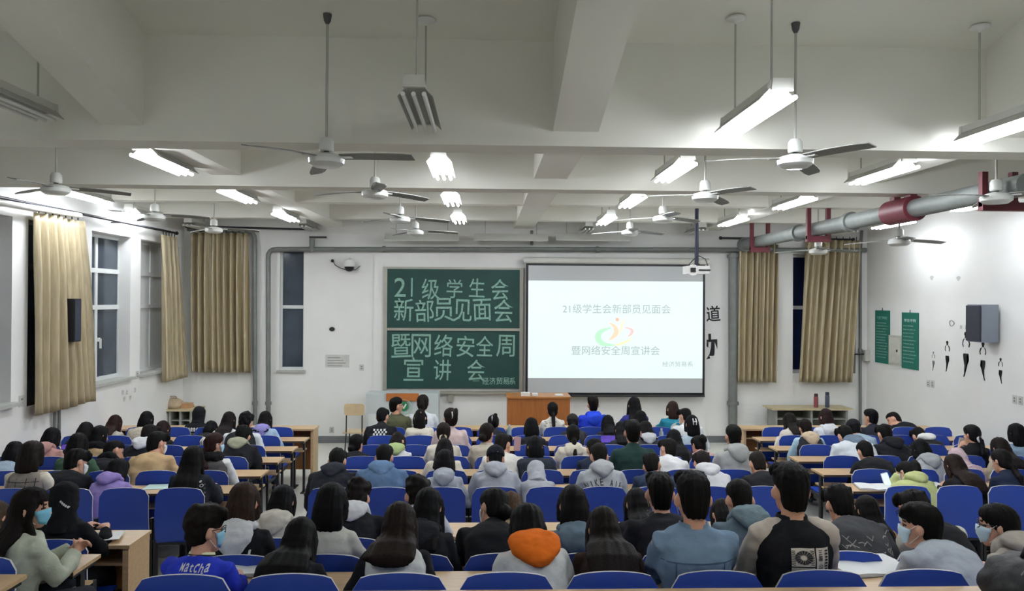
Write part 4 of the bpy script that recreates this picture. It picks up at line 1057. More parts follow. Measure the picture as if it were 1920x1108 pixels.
    if scarf:
        cm = MB(); cm.tube([pn+u1*.02+(rt*math.cos(q)*.085+f1*math.sin(q)*.085)+u1*.012*math.sin(3*q) for q in [i*2*math.pi/16 for i in range(17)]], .045, 10); cm.tube([pn+u1*.05+(rt*math.cos(q)*.075+f1*math.sin(q)*.078) for q in [i*2*math.pi/16 for i in range(17)]], .036, 10)
        vox(cm, 'scarf', cloth(scarf, bump=.6), vc, body, 3, .5, noise_post(.010, 18, uid))
    if hood:
        hb = MB(); hk = hood if hood is not True else 1.0+bulk*2
        # roll around the neck and a sack hanging behind
        pts = [pn+u1*(.020+.012*math.cos(q))+(rt*math.sin(q)*.092*k_-f1*math.cos(q)*.080) for q in [R(-130+260*i/14) for i in range(15)]]
        hb.tube(pts, [.022+.020*math.sin(math.pi*i/14) for i in range(15)], 10)
        rs = []
        for t, wx, th, back in ((.055, .060, .020, .080), (.03, .100, .042, .098), (-.01, .120, .052, .112), (-.06, .112, .050, .120), (-.11, .080, .040, .122), (-.15, .040, .022, .118), (-.165, .012, .008, .112)):
            rs.append(ringE(pn+u1*t*hk-f1*(back+.0), rt, f1, wx*hk, th*hk, 16))
        hb.rings(rs)
        vox(hb, 'hood', cloth(hoodc or top) if not fur else mat('fleece_'+(hoodc or top)[1:], hoodc or top, .95, vary=.12, scale=20, bump=.9, bscale=45), vc, body, 4, .5, noise_post(.010 if not fur else .014, 13, uid+.3))
    if hood_up:
        hb = MB()
        hb.rings([[H(rx*math.cos(q), yc+ry*math.sin(q), z) for q in [i*math.pi/9 for i in range(18)]] for z, rx, ry, yc in ((-.12, .092, .085, -.035), (-.06, .096, .100, -.030), (0, .097, .112, -.024), (.05, .096, .116, -.018), (.09, .086, .106, -.014), (.118, .064, .082, -.012), (.134, .030, .040, -.014))])
        hb.tube([H(0, -.03, -.10), pn+u1*.02, pn-u1*.05], [.10, .105, .12], 14)
        vox(hb, 'hood', cloth(hoodc or top), vc, body, 4, .5, noise_post(.010, 12, uid+.3))
    # ---- hair
    if hair != 'none' and not hood_up:
        hm = MB(); v = hv; rows_ = CAP_S if hair in ('short', 'buzz', 'crop', 'fluffy') else CAP_F
        if hair == 'buzz': v = .955
        if hair == 'fluffy': v = 1.10*hv
        zo = .012 if hair == 'fluffy' else 0
        hm.rings([[H(rx*v*math.cos(q), yc*(1.0 if hair != 'crop' else .9)+ry*v*math.sin(q), z*(1.0 if v <= 1 else 1+(v-1)*.6)+zo) for q in [i*math.pi/10 for i in range(20)]] for z, rx, ry, yc in rows_])
        if hair in ('short', 'fluffy'):
            for q in range(9):      # tufts over the crown and fringe
                t = -1+2*q/8; hm.tube([H(t*.052*v, .03, .106+zo), H(t*.060*v, .075, .090+zo), H(t*.062*v, .086, .064+zo), H(t*.060*v, .090, .046+zo*.5)], [.026*v, .020*v, .014, .006], 7)
            for q in range(22):
                an_ = rnd.uniform(0, 6.28); rr = rnd.uniform(.02, .075); b_ = H(rr*math.cos(an_)*v, -.010+rr*1.2*math.sin(an_)*v, .122*v-rr*rr*7+zo)
                hm.tube([b_-up*.010, b_+Mh @ Vector((rnd.uniform(-.016, .016), rnd.uniform(-.02, .012), .010*v))], [.015, .006], 6)
        def back(t, off): p_, a_ = spine(ln, t); f_ = Vector((0, math.cos(a_), -math.sin(a_))); return p_-f_*off
        go = .115+g*.9
        if hair in ('long', 'bob'):
            L_ = hl if hair == 'long' else .10
            A0 = H(0, -.045, .02); A1 = H(0, -.062, -.075)
            path = [(A0, .082, .062), (H(0, -.060, -.03), .090, .062), (A1, .094, .058)]
            if hair == 'bob':
                e_ = A1+(Vector((0, 0, -1))*.085-Mh @ Vector((0, .012, 0))); path += [(A1*.5+e_*.5, .098, .060), (e_, .092, .052), (e_+Vector((0, 0, -.015)), .06, .03)]
            else:
                tt = [(.98, .108, .048), (.85, .118, .036), (.70, .122, .032), (.52, .116, .027), (.35, .098, .020), (.2, .06, .014)]
                lim = 1.0-L_/.5*.62
                last = None
                for t, wx, th in tt:
                    if t < lim: break
                    p_ = back(t, go*(.42 if t > .9 else .82 if t > .8 else 1)+.012)+rt*hx*(1-t)*2; path.append((p_, wx*(1+(flare-1)*min(1, (1.05-t)*2.5)), th)); last = (p_, t)
                if last: path.append((back(max(last[1]-.07, 0), go+.006), path[-1][1]*.55, .010))
            rs = []
            for i, (p_, wx, th) in enumerate(path):
                d = (path[min(i+1, len(path)-1)][0]-path[max(i-1, 0)][0]).normalized(); ay = d.cross(rt).normalized()
                rs.append(ringE(p_, rt, ay, wx*hv, th*hv, 16))
            hm.rings(rs)
            for sd in (-1, 1):
                e_ = (pn+rt*sd*(.085 if hair == 'bob' else .105)+f1*(.03 if hair == 'bob' else .07)+u1*(.06 if hair == 'bob' else -.06))
                hm.tube([H(sd*.068, .03, .06), H(sd*.082, .022, 0), H(sd*.084, .012, -.07), H(sd*.08, .0, -.10)*.45+e_*.55, e_], [.022, .026, .028, .028, .012], 8)
        if hair == 'pony':
            hm.tube([H(0, -.095, .03), H(0, -.135, .035), H(.0, -.155, -.03), H(.01, -.15, -.11), H(.0, -.135, -.19), H(.0, -.12, -.23)], [.024, .026, .036, .034, .024, .006], 10)
        if hair == 'lowpony':
            hm.tube([H(0, -.085, -.05), H(0, -.12, -.075), H(0, -.125, -.14), back(.80, go+.03), back(.66, go+.02)], [.030, .030, .034, .030, .008], 10)
        if hair == 'bun':
            hm.ell(H(0, -.112, .045), .048, .042, .046, Mh); hm.tube([H(0, -.10, .05)+Mh @ Vector((.045*math.cos(q), -.02, .045*math.sin(q))) for q in [i*2*math.pi/10 for i in range(11)]], .018, 7)
        if hair == 'lowbun':
            hm.ell(H(0, -.115, -.055), .050, .042, .046, Mh)
        if hair == 'updo':
            hm.tube([H(0, -.09, -.07), H(.01, -.12, -.02), H(.02, -.125, .05), H(.035, -.11, .10), H(.05, -.085, .125)], [.036, .044, .042, .030, .010], 10)
        hmt = hairmat(hc)
        ho = vox(hm, 'hair', hmt, vh, body, 3 if hair not in ('short', 'fluffy', 'crop') else 2, .5, hair_post(hc_.copy(), Mh.copy(), .0065 if hair not in ('fluffy',) else .010, uid, 1.0 if hair == 'fluffy' else 0))
        if hair in ('bun', 'pony', 'lowpony', 'lowbun') and tail:
            q0 = {'bun': H(0, -.085, .04), 'pony': H(0, -.112, .032), 'lowpony': H(0, -.103, -.062), 'lowbun': H(0, -.088, -.05)}[hair]
            sc_ = MB(); ax = Mh @ Vector((1, 0, 0)); az = Mh @ Vector((0, .2, 1)); sc_.tube([q0+(ax*math.cos(t)+az*math.sin(t))*.036 for t in [i*2*math.pi/12 for i in range(13)]], .014, 8); sc_.build('hair_tie', cloth(tail, bump=.6), body, smooth=True)
        if clip:
            cb = MB()
            for dx in (-.018, .018): cb.tube([H(dx, -.118, .075), H(dx*1.25, -.148, .035), H(dx, -.140, -.01)], .0075, 6)
            cb.tube([H(-.02, -.145, .035), H(.02, -.145, .035)], .007, 6); cb.build('hair_clip', mat('clip_'+clip[1:], clip, .3), body, smooth=True)
    if cap:
        cb = MB(); cb.rings([[H(rx*1.07*math.cos(q), yc+ry*1.05*math.sin(q), z+.004) for q in [i*math.pi/10 for i in range(20)]] for z, rx, ry, yc in ((.012, .085, .100, -.010), (.05, .086, .101, -.008), (.085, .078, .092, -.006), (.112, .058, .070, -.004), (.13, .032, .040, -.004), (.136, .010, .012, -.004))])
        vox(cb, 'cap', cloth(cap), vh, body, 2, .5, None)
        br = MB(); pts = [(-.078, .06), (-.07, .12), (-.04, .155), (0, .165), (.04, .155), (.07, .12), (.078, .06)]
        br.add([H(x, y, .030-.25*x*x*8*.1) for x, y in pts]+[H(x, y, .022-.25*x*x*8*.1) for x, y in pts], [tuple(range(7)), tuple(reversed(range(7, 14)))]+[(i, i+7, i+8, i+1) for i in range(6)]); br.build('brim', cloth(cap), body)
        MB().ell(H(0, -.004, .142), .01, .01, .006).build('cap_button', cloth(cap), body)
    if mask:
        fm = MB(); rs = []
        for z, ex in ((.004, .010), (-.02, .018), (-.05, .016), (-.08, .014), (-.105, .010)):
            ring = []
            for i in range(13):
                q = R(22+136*i/12); zc = z; rr = np.interp(zc, [h_[0] for h_ in HEAD_R], [h_[1] for h_ in HEAD_R]); ry = np.interp(zc, [h_[0] for h_ in HEAD_R], [h_[2] for h_ in HEAD_R]); yc = np.interp(zc, [h_[0] for h_ in HEAD_R], [h_[3] for h_ in HEAD_R])
                nb = .016*math.exp(-((q-math.pi/2)/.35)**2)*(1 if z > -.07 else .3)
                ring.append(H((rr*hs+ex*.45)*math.cos(q), yc+(ry+ex*.5+nb)*math.sin(q), z+.012*abs(math.cos(q))*(-1 if z > -.03 else 1)*1.2))
            rs.append(ring)
        vs_ = [p_ for r_ in rs for p_ in r_]
        fm.add(vs_, [(j*13+i, j*13+i+1, (j+1)*13+i+1, (j+1)*13+i) for j in range(4) for i in range(12)])
        mo = fm.build('face_mask', mat('mask_'+mask[1:], mask, .8, vary=.04), body, smooth=True); mo.modifiers.new('t', 'SOLIDIFY').thickness = .004; FIN.append((mo, None))
        for sd in (-1, 1):
            st = MB(); st.tube([H(sd*.068, .045, -.012), H(sd*.080, .01, .012), H(sd*.084, -.018, .0)], .0022, 5); st.tube([H(sd*.060, .05, -.09), H(sd*.078, .008, -.05), H(sd*.084, -.018, -.02)], .0022, 5); st.build('ear_loop', M_WHITE, mo)
    if glasses:
        gb = MB()
        for sd in (-1, 1):
            gb.tube([H(sd*.034+.024*math.cos(q), .106-.012*abs(math.cos(q)), .008+.019*math.sin(q)) for q in [i*math.pi/8 for i in range(17)]], .0024, 5)
            gb.tube([H(sd*.058, .094, .012), H(sd*.080, .04, .012), H(sd*.084, -.012, .004)], .0024, 5)
        gb.tube([H(-.010, .108, .012), H(.010, .108, .012)], .0024, 5); gb.build('glasses', M_BLACK, body)
    PEOPLE.append(dict(row=row, blk=blk, x=X, label=label, obj=body, top=top_, loc=loc, yaw=yawr, s=s, H=H, spine=lambda t: spine(ln, t), pn=pn, u1=u1, A=A, text=text, body=body, hood_up=hood_up))
    return PEOPLE[-1]
def finish_people():
    dg = bpy.context.evaluated_depsgraph_get(); dg.update(); res = []
    for o, post in FIN: res.append(bpy.data.meshes.new_from_object(o.evaluated_get(dg)))
    for (o, post), me in zip(FIN, res):
        old = o.data; me.name = o.name
        o.modifiers.clear()
        n = len(me.vertices); co = np.empty(n*3); me.vertices.foreach_get('co', co); co = co.reshape(-1, 3)
        me.materials.clear()
        for m in old.materials: me.materials.append(m)
        if isinstance(post, tuple):
            Mi = np.array(post[2]); q = (co-np.array(post[1])) @ Mi.T
            cen = np.empty(len(me.polygons)*3); me.polygons.foreach_get('center', cen); cen = cen.reshape(-1, 3)
            qc = (cen-np.array(post[1])) @ Mi.T; mi = np.zeros(len(cen), int)
            ax = np.abs(qc[:, 0]); fr_ = qc[:, 1] > .055
            mi[fr_ & (((ax-.034)/.017)**2+((qc[:, 2]-.006)/.009)**2 < 1)] = 1
            mi[fr_ & (((ax-.034)/.022)**2+((qc[:, 2]-.030)/.006)**2 < 1)] = 1
            mi[fr_ & ((ax/.024)**2+((qc[:, 2]+.066)/.009)**2 < 1)] = 2
            me.polygons.foreach_set('material_index', mi.tolist())
        elif post:
            nr = np.empty(n*3); me.vertices.foreach_get('normal', nr); nr = nr.reshape(-1, 3)
            co = post(co, nr); me.vertices.foreach_set('co', co.ravel())
        me.polygons.foreach_set('use_smooth', [True]*len(me.polygons)); me.update()
        o.data = me; bpy.data.meshes.remove(old)
# ------------------------------------------------------------------ the audience: row, head pixel, description, look
BLK_, BRN, DBR, RED = '#131110', '#33241c', '#211813', '#3a2320'
p = person
LB, WH = '#a9cfe0', '#d9dde0'
# nearest row, middle block
p('A', 393, 943, 'person in a bright blue letterman jacket with white script, pale striped collar and blue mask', 'fluffy', '#1d1512', top='#2433a4', collar='#cfd3b0', mask='#8cc4d8', glasses=True, yaw=-12, hy=-38, hp=10, lean=11, text='matcha')
p('A', 570, 966, 'person with very long straight black hair at the desk, pink sleeve showing beside', 'long', '#0d0c0c', top='#1b1c20', hl=.5, hv=1.05, yaw=-4, size=.90, flare=1.2)
p('A', 752, 938, 'person with long dark brown hair over a white hood and black jacket', 'long', '#251a14', top='#c9ccc8', sleeve='#17181b', hl=.34, hv=1.06, flare=1.12, hx=-.04, size=.95)
p('A', 985, 942, 'person with black hair over an orange hood and a white jacket', 'bob', '#0f0e0f', top='#c9ccca', hood=1.3, hoodc='#cf661c', hv=1.12, yaw=8, bulk=.012)
p('A', 1128, 945, 'person with long dark brown hair in a shiny brown leather jacket', 'long', '#201815', top='#2a1f1c', hl=.5, hv=1.02, sleeve='#2b1e1b', flare=1.25)
p('A', 1299, 882, 'short-haired person in a light blue denim shirt with stitched yoke', 'short', BLK_, top='#667b90', collar=True, mask=WH, hp=3, text='denim')
p('A', 1482, 866, 'short-haired person in a black raglan top with beige sleeves and white graphic panel', 'short', BLK_, top='#141518', sleeve='#b5aba0', hp=2, size=1.05, text='panel', collar=True)
p('A', 1722, 941, 'person in a pale grey shirt and pale mask looking toward the middle', 'short', '#15130f', top='#9fa5ad', collar=True, mask='#bdd6e4', yaw=10, hy=40, hp=5, hv=1.05)
p('A', 1868, 942, 'person in a beige hoodie with low tied hair and pale blue mask', 'lowpony', '#161311', top='#9c948b', hood=True, mask='#c3dbe6', glasses=True, yaw=15, hy=42, hp=6, tail='#4a2c3c')
# second nearest row
p('B', 459, 902, 'person with a short brown bob, white hood on black jacket and pale bag strap', 'bob', '#3a2a21', top='#16171a', hood=True, hoodc='#cfd2d4', hl=.2, text='strap')
p('B', 624, 904, 'person with long black hair in a stone white jacket with back seams', 'bob', '#0f0f11', top='#b9b9b1', hv=1.05, yaw=-6)
p('B', 806, 912, 'person with long black hair in a black hooded jacket at the shiny desk', 'long', '#0f0f11', top='#1a1b1e', hl=.34, hood=True, yaw=-8, hoodc='#222327')
p('B', 925, 910, 'person in a black jacket with tied black hair looking to the desk edge', 'lowbun', '#131211', top='#16171a', hy=40, mask=WH, fem=False)
p('B', 1074, 907, 'person with a sleek dark bob in a blue grey hoodie', 'bob', '#191517', top='#5e707e', hood=True, hv=1.0)
p('B', 1237, 884, 'short-haired person in a black stand-collar jacket', 'short', '#15120f', top='#1d1d21', collar=True, mask=WH, hp=4)
p('B', 1381, 896, 'close-cropped person in a slate blue hooded jacket', 'crop', '#16130f', top='#4d5b65', hood=True, hoodc='#5d6d73', mask=WH, hv=.97)
p('B', 1565, 905, 'short-haired person in a dark jacket with grey zigzag print', 'short', '#14110f', top='#3a3b3d', collar=True, bulk=.01, text='zigzag', hv=1.02)
p('B', 1700, 914, 'person in a black and white letterman jacket with red collar, glasses and mask', 'short', '#1b1716', top='#1b1b1e', sleeve='#c0bab0', collar='#a22a2c', mask='#cfe0e8', glasses=True, yaw=6, hy=30)
p('B', 62, 912, 'person in a pale sage jacket with long dark hair, blue mask and clasped hands', 'long', '#1a1412', top='#aeb3a2', hl=.33, mask='#7cc0da', yaw=-35, hy=-38, hp=6, arms='clasp', bulk=.012, x_off=.05)
# third nearest row
p('P', 533, 908, 'person with smooth black hair in a cream ribbed knit', 'bob', '#0e0e10', top='#c3beb2', hv=1.02, hood=True, hoodc='#c9c4b9')
p('P', 673, 897, 'person with fluffy dark hair, white hood and black backpack straps', 'fluffy', '#1c1513', top='#1a1b1f', hood=True, hoodc='#cfd0d3')
p('P', 785, 893, 'person with fluffy dark hair mostly hidden behind a long-haired neighbour', 'fluffy', '#171310', top='#b9bcc4')
p('P', 958, 918, 'person with a brown hair edge seen behind the black tied-hair head', 'bob', '#5a4634', top='#6d5a48')
p('P', 1192, 912, 'person with long straight black hair under the arched-letter hoodie seat', 'long', '#0f0e10', top='#1b1b1e', hl=.4, hv=.98)
p('P', 1350, 930, 'person with wavy black hair peeking behind the denim shirt', 'bob', '#171211', top='#2b2f38', hv=.95)
p('P', 1618, 930, 'person in a caramel brown jacket with long black hair', 'long', '#151110', top='#a87a48', hl=.3, lean=22)
p('P', 125, 902, 'person in all black with hood up and small white marks on it', 'none', BLK_, top='#111215', hood_up=True, text='marks', pants='#101114')
p('P', 2, 934, 'person with light brown hair cut by the left picture edge', 'bob', '#4a3a2c', top='#a8a797')
# row past the cross aisle: left block
p('C', 62, 827, 'person with a dark brown bob in a grey plaid vest over cream sleeves', 'bob', '#231b18', top='#77706a', sleeve='#d2ccbb', hv=1.12, text='plaid', bulk=.01)
p('C', 152, 841, 'person in a black coat with glasses and white mask beside the plaid vest', 'short', '#121011', top='#17181b', collar=True, mask=WH, glasses=True, hy=-38, hv=1.1, bulk=.012)
p('C', 228, 858, 'person with black hair in a lavender hoodie', 'bob', '#0f0e11', top='#8676ae', hood=True, hy=-20, hv=1.08, bulk=.01)
p('C', 364, 836, 'person with very long black hair in a dark jacket with white bandana pattern', 'long', '#151414', top='#1c1f26', hl=.46, hv=1.12, bulk=.02, text='bandana')
# middle block
p('C', 635, 838, 'person in a black quilted hooded coat beside the blue puffer', 'short', '#131213', top='#1e2026', hood=True, hoodc='#26282f', bulk=.025)
p('C', 722, 832, 'person in a dusty blue hooded puffer coat', 'short', '#151313', top='#4f6683', hood=True, hoodc='#57708e', bulk=.04)
p('C', 835, 843, 'person with a blunt black bob in a light grey hoodie with small triangle', 'bob', '#131115', top='#a0a5ad', hood=True, hv=1.1, text='triangle')
p('C', 929, 834, 'person in a grey hoodie wearing a black beanie with pale mark', 'short', '#121214', top='#a0a4ab', hood=True, cap='#14161c', text='capmark', hv=.94)
p('C', 1004, 862, 'person bowed over with only a grey hood showing', 'none', BLK_, top='#a5a8ae', hood_up=True, lean=38, hp=60)
p('C', 1122, 830, 'short-haired person in a grey hoodie with arched dark lettering', 'short', '#1a1613', top='#a3a7aa', hood=True, text='arch')
p('C', 1219, 846, 'short-haired person in a navy jacket bowed beside the arched-letter hoodie', 'short', '#17130f', top='#273246', hv=1.0, hy=-20, mask=WH)
p('C', 1313, 843, 'brown-haired person bowed in a crumpled white jacket', 'short', '#2a2120', top='#cfd0d2', hood=True, bulk=.02)
p('C', 1416, 844, 'buzz-cut person with glasses frames in a black top', 'buzz', '#2a241e', top='#1b1b1e', collar=True, mask=WH)
# right block
p('C', 1692, 862, 'person in a lime green hoodie holding a white phone', 'updo', '#141213', top='#b6bd84', hood=True, mask='#cfdbe0', hy=30, arms=('phone', 'desk'), bulk=.02)
p('C', 1783, 849, 'person with very long brown hair in a black top', 'long', '#2e211e', top='#19191c', hl=.42)
p('C', 1872, 841, 'person with dark tied hair in a plain navy sweatshirt', 'lowpony', '#1c1716', top='#1d2435', hy=18)
p('C', 1935, 858, 'person in white cut by the right picture edge', 'bob', '#171313', top='#cfcfca')
# second row past the aisle
p('D', 33, 826, 'person with black hair in a pale blue shirt against the left wall', 'bob', '#121115', top='#9fb2c0', hy=10)
p('D', 148, 810, 'person with black hair in a dark green jacket', 'bob', '#161414', top='#3a5240', bulk=.02)
p('D', 220, 823, 'person in black with a bare face turned aside and a blue sleeve', 'crop', '#121113', top='#1a1b1f', hy=-45, sleeve='#53699c', scarf='#141518')
p('D', 300, 809, 'person in a camel coat with black hair and white mask', 'short', '#100f10', top='#b59a74', collar=True, mask=WH, hy=-35, hv=1.06, bulk=.015)
p('D', 403, 810, 'person with red-brown tied hair, black scarf, grey vest and white sleeves', 'lowpony', '#38201f', top='#4d4a4a', sleeve='#d3d4d4', scarf='#131316', mask='#9fc6dc', hy=-45, clip='#d8d4c8', bulk=.015)
p('D', 834, 821, 'person with black hair in a cream knit behind the grey triangle hoodie', 'long', '#171517', top='#cfc7b6', hl=.3, bulk=.02)
p('D', 943, 812, 'person in a white jacket bowed to the desk with a hand at the face', 'short', '#1d1814', top='#d3d0c8', hy=-35, arms=('desk', 'face'), bulk=.015)
p('D', 1003, 816, 'person with straight black hair in a wide dark navy jacket holding a pink phone', 'bob', '#101013', top='#252a33', bulk=.035, hv=.95, arms=('phone', 'desk'))
p('D', 1113, 820, 'person in a dark navy coat whose head shows behind the arched-letter hoodie', 'short', '#151210', top='#1e2433', x_off=.1)
p('D', 1186, 786, 'short-haired person in a dark green T-shirt with bare neck', 'short', '#13110f', top='#213633', hp=4, size=1.04)
p('D', 1252, 820, 'short-haired person bowed in a plain white T-shirt', 'short', '#171410', top='#d9d9da', hy=35, mask=WH, yaw=-12)
p('D', 1375, 795, 'close-cropped person in a grey hoodie over a black collar beside the right aisle', 'crop', '#12100f', top='#9b9d9b', hood=True, hp=3, size=1.04, hv=.98)
p('D', 1616, 824, 'person with round black hair in a plain black top behind an empty desk', 'crop', '#141212', top='#17181b', hv=1.0, collar=True, fem=False)
p('D', 1722, 822, 'person with sleek black hair in a grey sweatshirt leaning forward', 'bob', '#0d0d0f', top='#a0a3a5', bulk=.015, hood=True)
p('D', 1783, 838, 'person bowed under a fluffy pink fleece hood', 'none', BLK_, top='#bda6ac', hood_up=True, fur=True, lean=34, hp=50, bulk=.03)
p('D', 1870, 819, 'person with long brown hair in a khaki jacket', 'long', '#261c1b', top='#a99f8b', hl=.3, bulk=.02)
# third row past the aisle
p('E', 101, 801, 'person in a dusty pink hoodie leaning over by the left wall', 'bob', '#111013', top='#a8807b', hood=True, hv=1.02, bulk=.01)
p('E', 190, 797, 'person with black hair and black scarf in a tan coat', 'bob', '#111113', top='#b39a76', scarf='#131417', hy=-30)
p('E', 286, 795, 'person in a black jacket with a white hood behind the camel coat', 'short', '#1a1413', top='#15171c', hood=True, hoodc='#d3d4d6', mask=WH, hy=-30)
p('E', 459, 797, 'person in a dark jacket with a sage green hood at the aisle end', 'short', '#100f10', top='#1a1b1f', hood=True, hoodc='#8b8b78', hv=1.08, bulk=.015)
p('E', 669, 813, 'person in black with tied black hair at the middle block aisle end', 'lowbun', '#131212', top='#17181c', hy=-25, hp=8)
p('E', 747, 808, 'person with a brown bob, lime hood and white jacket', 'bob', '#231b17', top='#cfd0d4', hood=True, hoodc='#9cac78', hy=-22, hv=.9)
p('E', 832, 791, 'person in a cream coat with hair tied in a pale scrunchie', 'lowpony', '#2a211d', top='#cfc8b9', tail='#c9bda0', bulk=.02)
p('E', 913, 792, 'person in a beige collared coat with a loose dark bun', 'lowbun', '#231b18', top='#c0b7a6', collar=True, hy=-30, bulk=.02)
p('E', 1074, 795, 'person in a cream hooded sweatshirt with a dark ponytail', 'lowpony', '#171413', top='#d3ccbb', hood=True, bulk=.02)
p('E', 1262, 804, 'person with long black hair holding a yellow sheet before the face', 'long', '#121113', top='#2b2a2f', hl=.4)
p('E', 1306, 815, 'person in a dusty pink top with a bun in a black scrunchie', 'bun', '#1a1617', top='#b5918e', tail='#1c1c20', hy=25)
p('E', 1578, 796, 'person in a wide white jacket with a blue grey hood', 'short', '#13110f', top='#c9ced2', hood=True, hoodc='#5f6c7b', bulk=.045, yaw=4, size=1.06)
p('E', 1654, 794, 'short-haired person in a black hoodie with reddened ear', 'short', '#131110', top='#1a1b1f', hood=True, bulk=.01)
p('E', 1820, 795, 'person in black holding a white phone to the face', 'lowpony', '#17171a', top='#18191c', tail='#c9c9cc', arms=('face', 'desk'), hy=20)
p('E', 1904, 793, 'person with a round black bob in a pale denim vest', 'bob', '#101013', top='#8096ab', hv=1.02)
# fourth row past the aisle
p('F', 165, 790, 'person with black hair and a white paper near the left wall', 'bob', '#141113', top='#1f2026')
p('F', 308, 788, 'person with brown hair in a black coat with a bare hand showing', 'bob', '#2c1e1c', top='#191a1e', hv=.95)
p('F', 463, 773, 'person in a black letterman jacket with white sleeves and fluffy hair', 'fluffy', '#131114', top='#1d1e22', sleeve='#cdd2d4', bulk=.02)
p('F', 845, 764, 'person in a pale pink coat with a claw-clip updo', 'updo', '#211816', top='#c9b6b4', clip='#d3cdc4', bulk=.02, hy=20)
p('F', 996, 782, 'person with straight black hair before the podium, leaning low', 'bob', '#101013', top='#1f2025')
p('F', 1164, 789, 'person with black hair in a charcoal sweater holding a phone up sideways', 'long', '#131316', top='#2b2d31', hl=.3, arms=('phone', 'phone'))
p('F', 1209, 789, 'person with wavy black hair over a grey hood', 'long', '#171414', top='#3a3c40', hood=True, hoodc='#b3b5b8', hl=.2, hv=1.05)
p('F', 1297, 777, 'person in a pale blue jacket with a white hair clip on black hair', 'bob', '#121216', top='#a9b9c4', clip='#e0e0e0', hv=.95)
p('F', 1507, 786, 'person with brown hair in a beige and black jacket with light blue sleeves', 'short', '#221815', top='#24262c', sleeve='#9fb9c8', hood=True, hoodc='#c2ae94', hv=1.06, fem=True, bulk=.025)
p('F', 1596, 785, 'person in a pale blue denim jacket wearing a black cap', 'crop', '#131214', top='#8fa3b3', cap='#18181c', collar=True, fem=False)
p('F', 1716, 799, 'person bowed in black with a white hood near the right wall', 'short', '#1c1817', top='#1b1c20', hood=True, hoodc='#d8d8d4')
# second row from the front
p('G', 219, 777, 'person with long reddish brown hair by the left wall near the front', 'long', '#33211d', top='#b9b4a9', hl=.42)
p('G', 277, 770, 'person in a fluffy beige coat with black hair', 'bob', '#131213', top='#bdb4a2', fur=True, bulk=.035, hv=.98)
p('G', 399, 787, 'person with black hair bowed behind the white letters hoodie', 'bob', '#141213', top='#1d1e22')
p('G', 431, 771, 'person with dark brown hair in a white sweater near the front', 'long', '#1e1716', top='#d3d3d0', hl=.28)
p('G', 499, 770, 'person in a violet hood and light blue jacket at the left block aisle end', 'long', '#161314', top='#9db5cb', hood=True, hoodc='#8a84bd', hl=.2, bulk=.02)
p('G', 718, 764, 'person in a black T-shirt with a white checkerboard print', 'short', '#121112', top='#15161a', text='checker', hy=-12)
p('G', 788, 766, 'person in a cream jacket with dark lettering and black hair', 'bob', '#131214', top='#cfc9ba', hv=.9, bulk=.02, text='letters')
p('G', 925, 777, 'person with a small black bun and tail left of the podium', 'updo', '#151416', top='#1f2024', clip='#cfcfd0')
p('G', 1073, 776, 'person wearing a dark cap in front of the blue jacket', 'lowpony', '#131214', top='#2a2b30', cap='#2a2827')
p('G', 1139, 777, 'person with long black hair between the blue jacket and phone screen', 'long', '#101014', top='#202127', hl=.36)
p('G', 1201, 769, 'person with very long black hair behind the navy letterman jacket', 'long', '#121114', top='#25262c', hl=.45)
p('G', 1282, 765, 'short-haired person facing aside with white mask by the teal jacket', 'short', '#131113', top='#c9ccce', hy=30, mask=WH)
p('G', 1478, 773, 'person with long dark hair in a cream jacket beside the empty blue seat', 'long', '#231d1b', top='#cdc5ba', hl=.36, bulk=.02, yaw=6)
p('G', 1548, 765, 'person with reddish brown short hair in a white hoodie', 'bob', '#332122', top='#d0d3d8', hood=True, hv=.95, bulk=.015)
p('G', 1632, 766, 'person with round black hair in a dark navy top by the right corner pipe', 'crop', '#121216', top='#22242d', hy=25, hp=5, fem=False, hv=1.02)
p('H', 1668, 771, 'person with faded haircut leaning low in a black jacket by the right wall', 'buzz', '#1b1714', top='#17181d', hy=40, yaw=18, fem=False)
# front row
p('H', 375, 762, 'person in a black hoodie with hood up and white letters on the back', 'none', BLK_, top='#121316', hood_up=True, text='white_letters', hp=10)
p('H', 743, 744, 'person in an olive jacket with glasses turned toward the podium', 'crop', '#12110f', top='#4d4f3b', glasses=True, hy=-45, yaw=-10, collar=True, bulk=.015, fem=False)
p('H', 793, 739, 'person with long dark ponytail in a white jacket near the blackboard', 'pony', '#1c1413', top='#d0d4d8', bulk=.015)
p('H', 1036, 753, 'person in a white patterned sweatshirt before the podium', 'lowpony', '#171314', top='#d6d3c9', text='dots')
p('H', 1112, 742, 'short-haired person in a vivid blue hooded jacket', 'short', '#15120f', top='#2239b4', hood=True, hoodc='#2845c4', bulk=.015, hp=4)
p('H', 1189, 743, 'person with long black hair in a navy letterman jacket with pale letters', 'long', '#141416', top='#2c2f70', hl=.26, bulk=.015, text='bars')
p('H', 1261, 751, 'person with brown hair in a teal jacket with a white back panel', 'bob', '#3b2823', top='#27768a', bulk=.02, text='white_panel', hv=.95)
finish_people()
bpy.context.view_layer.update()
# two copies of each label are never wanted
assert len({q['label'] for q in PEOPLE}) == len(PEOPLE)
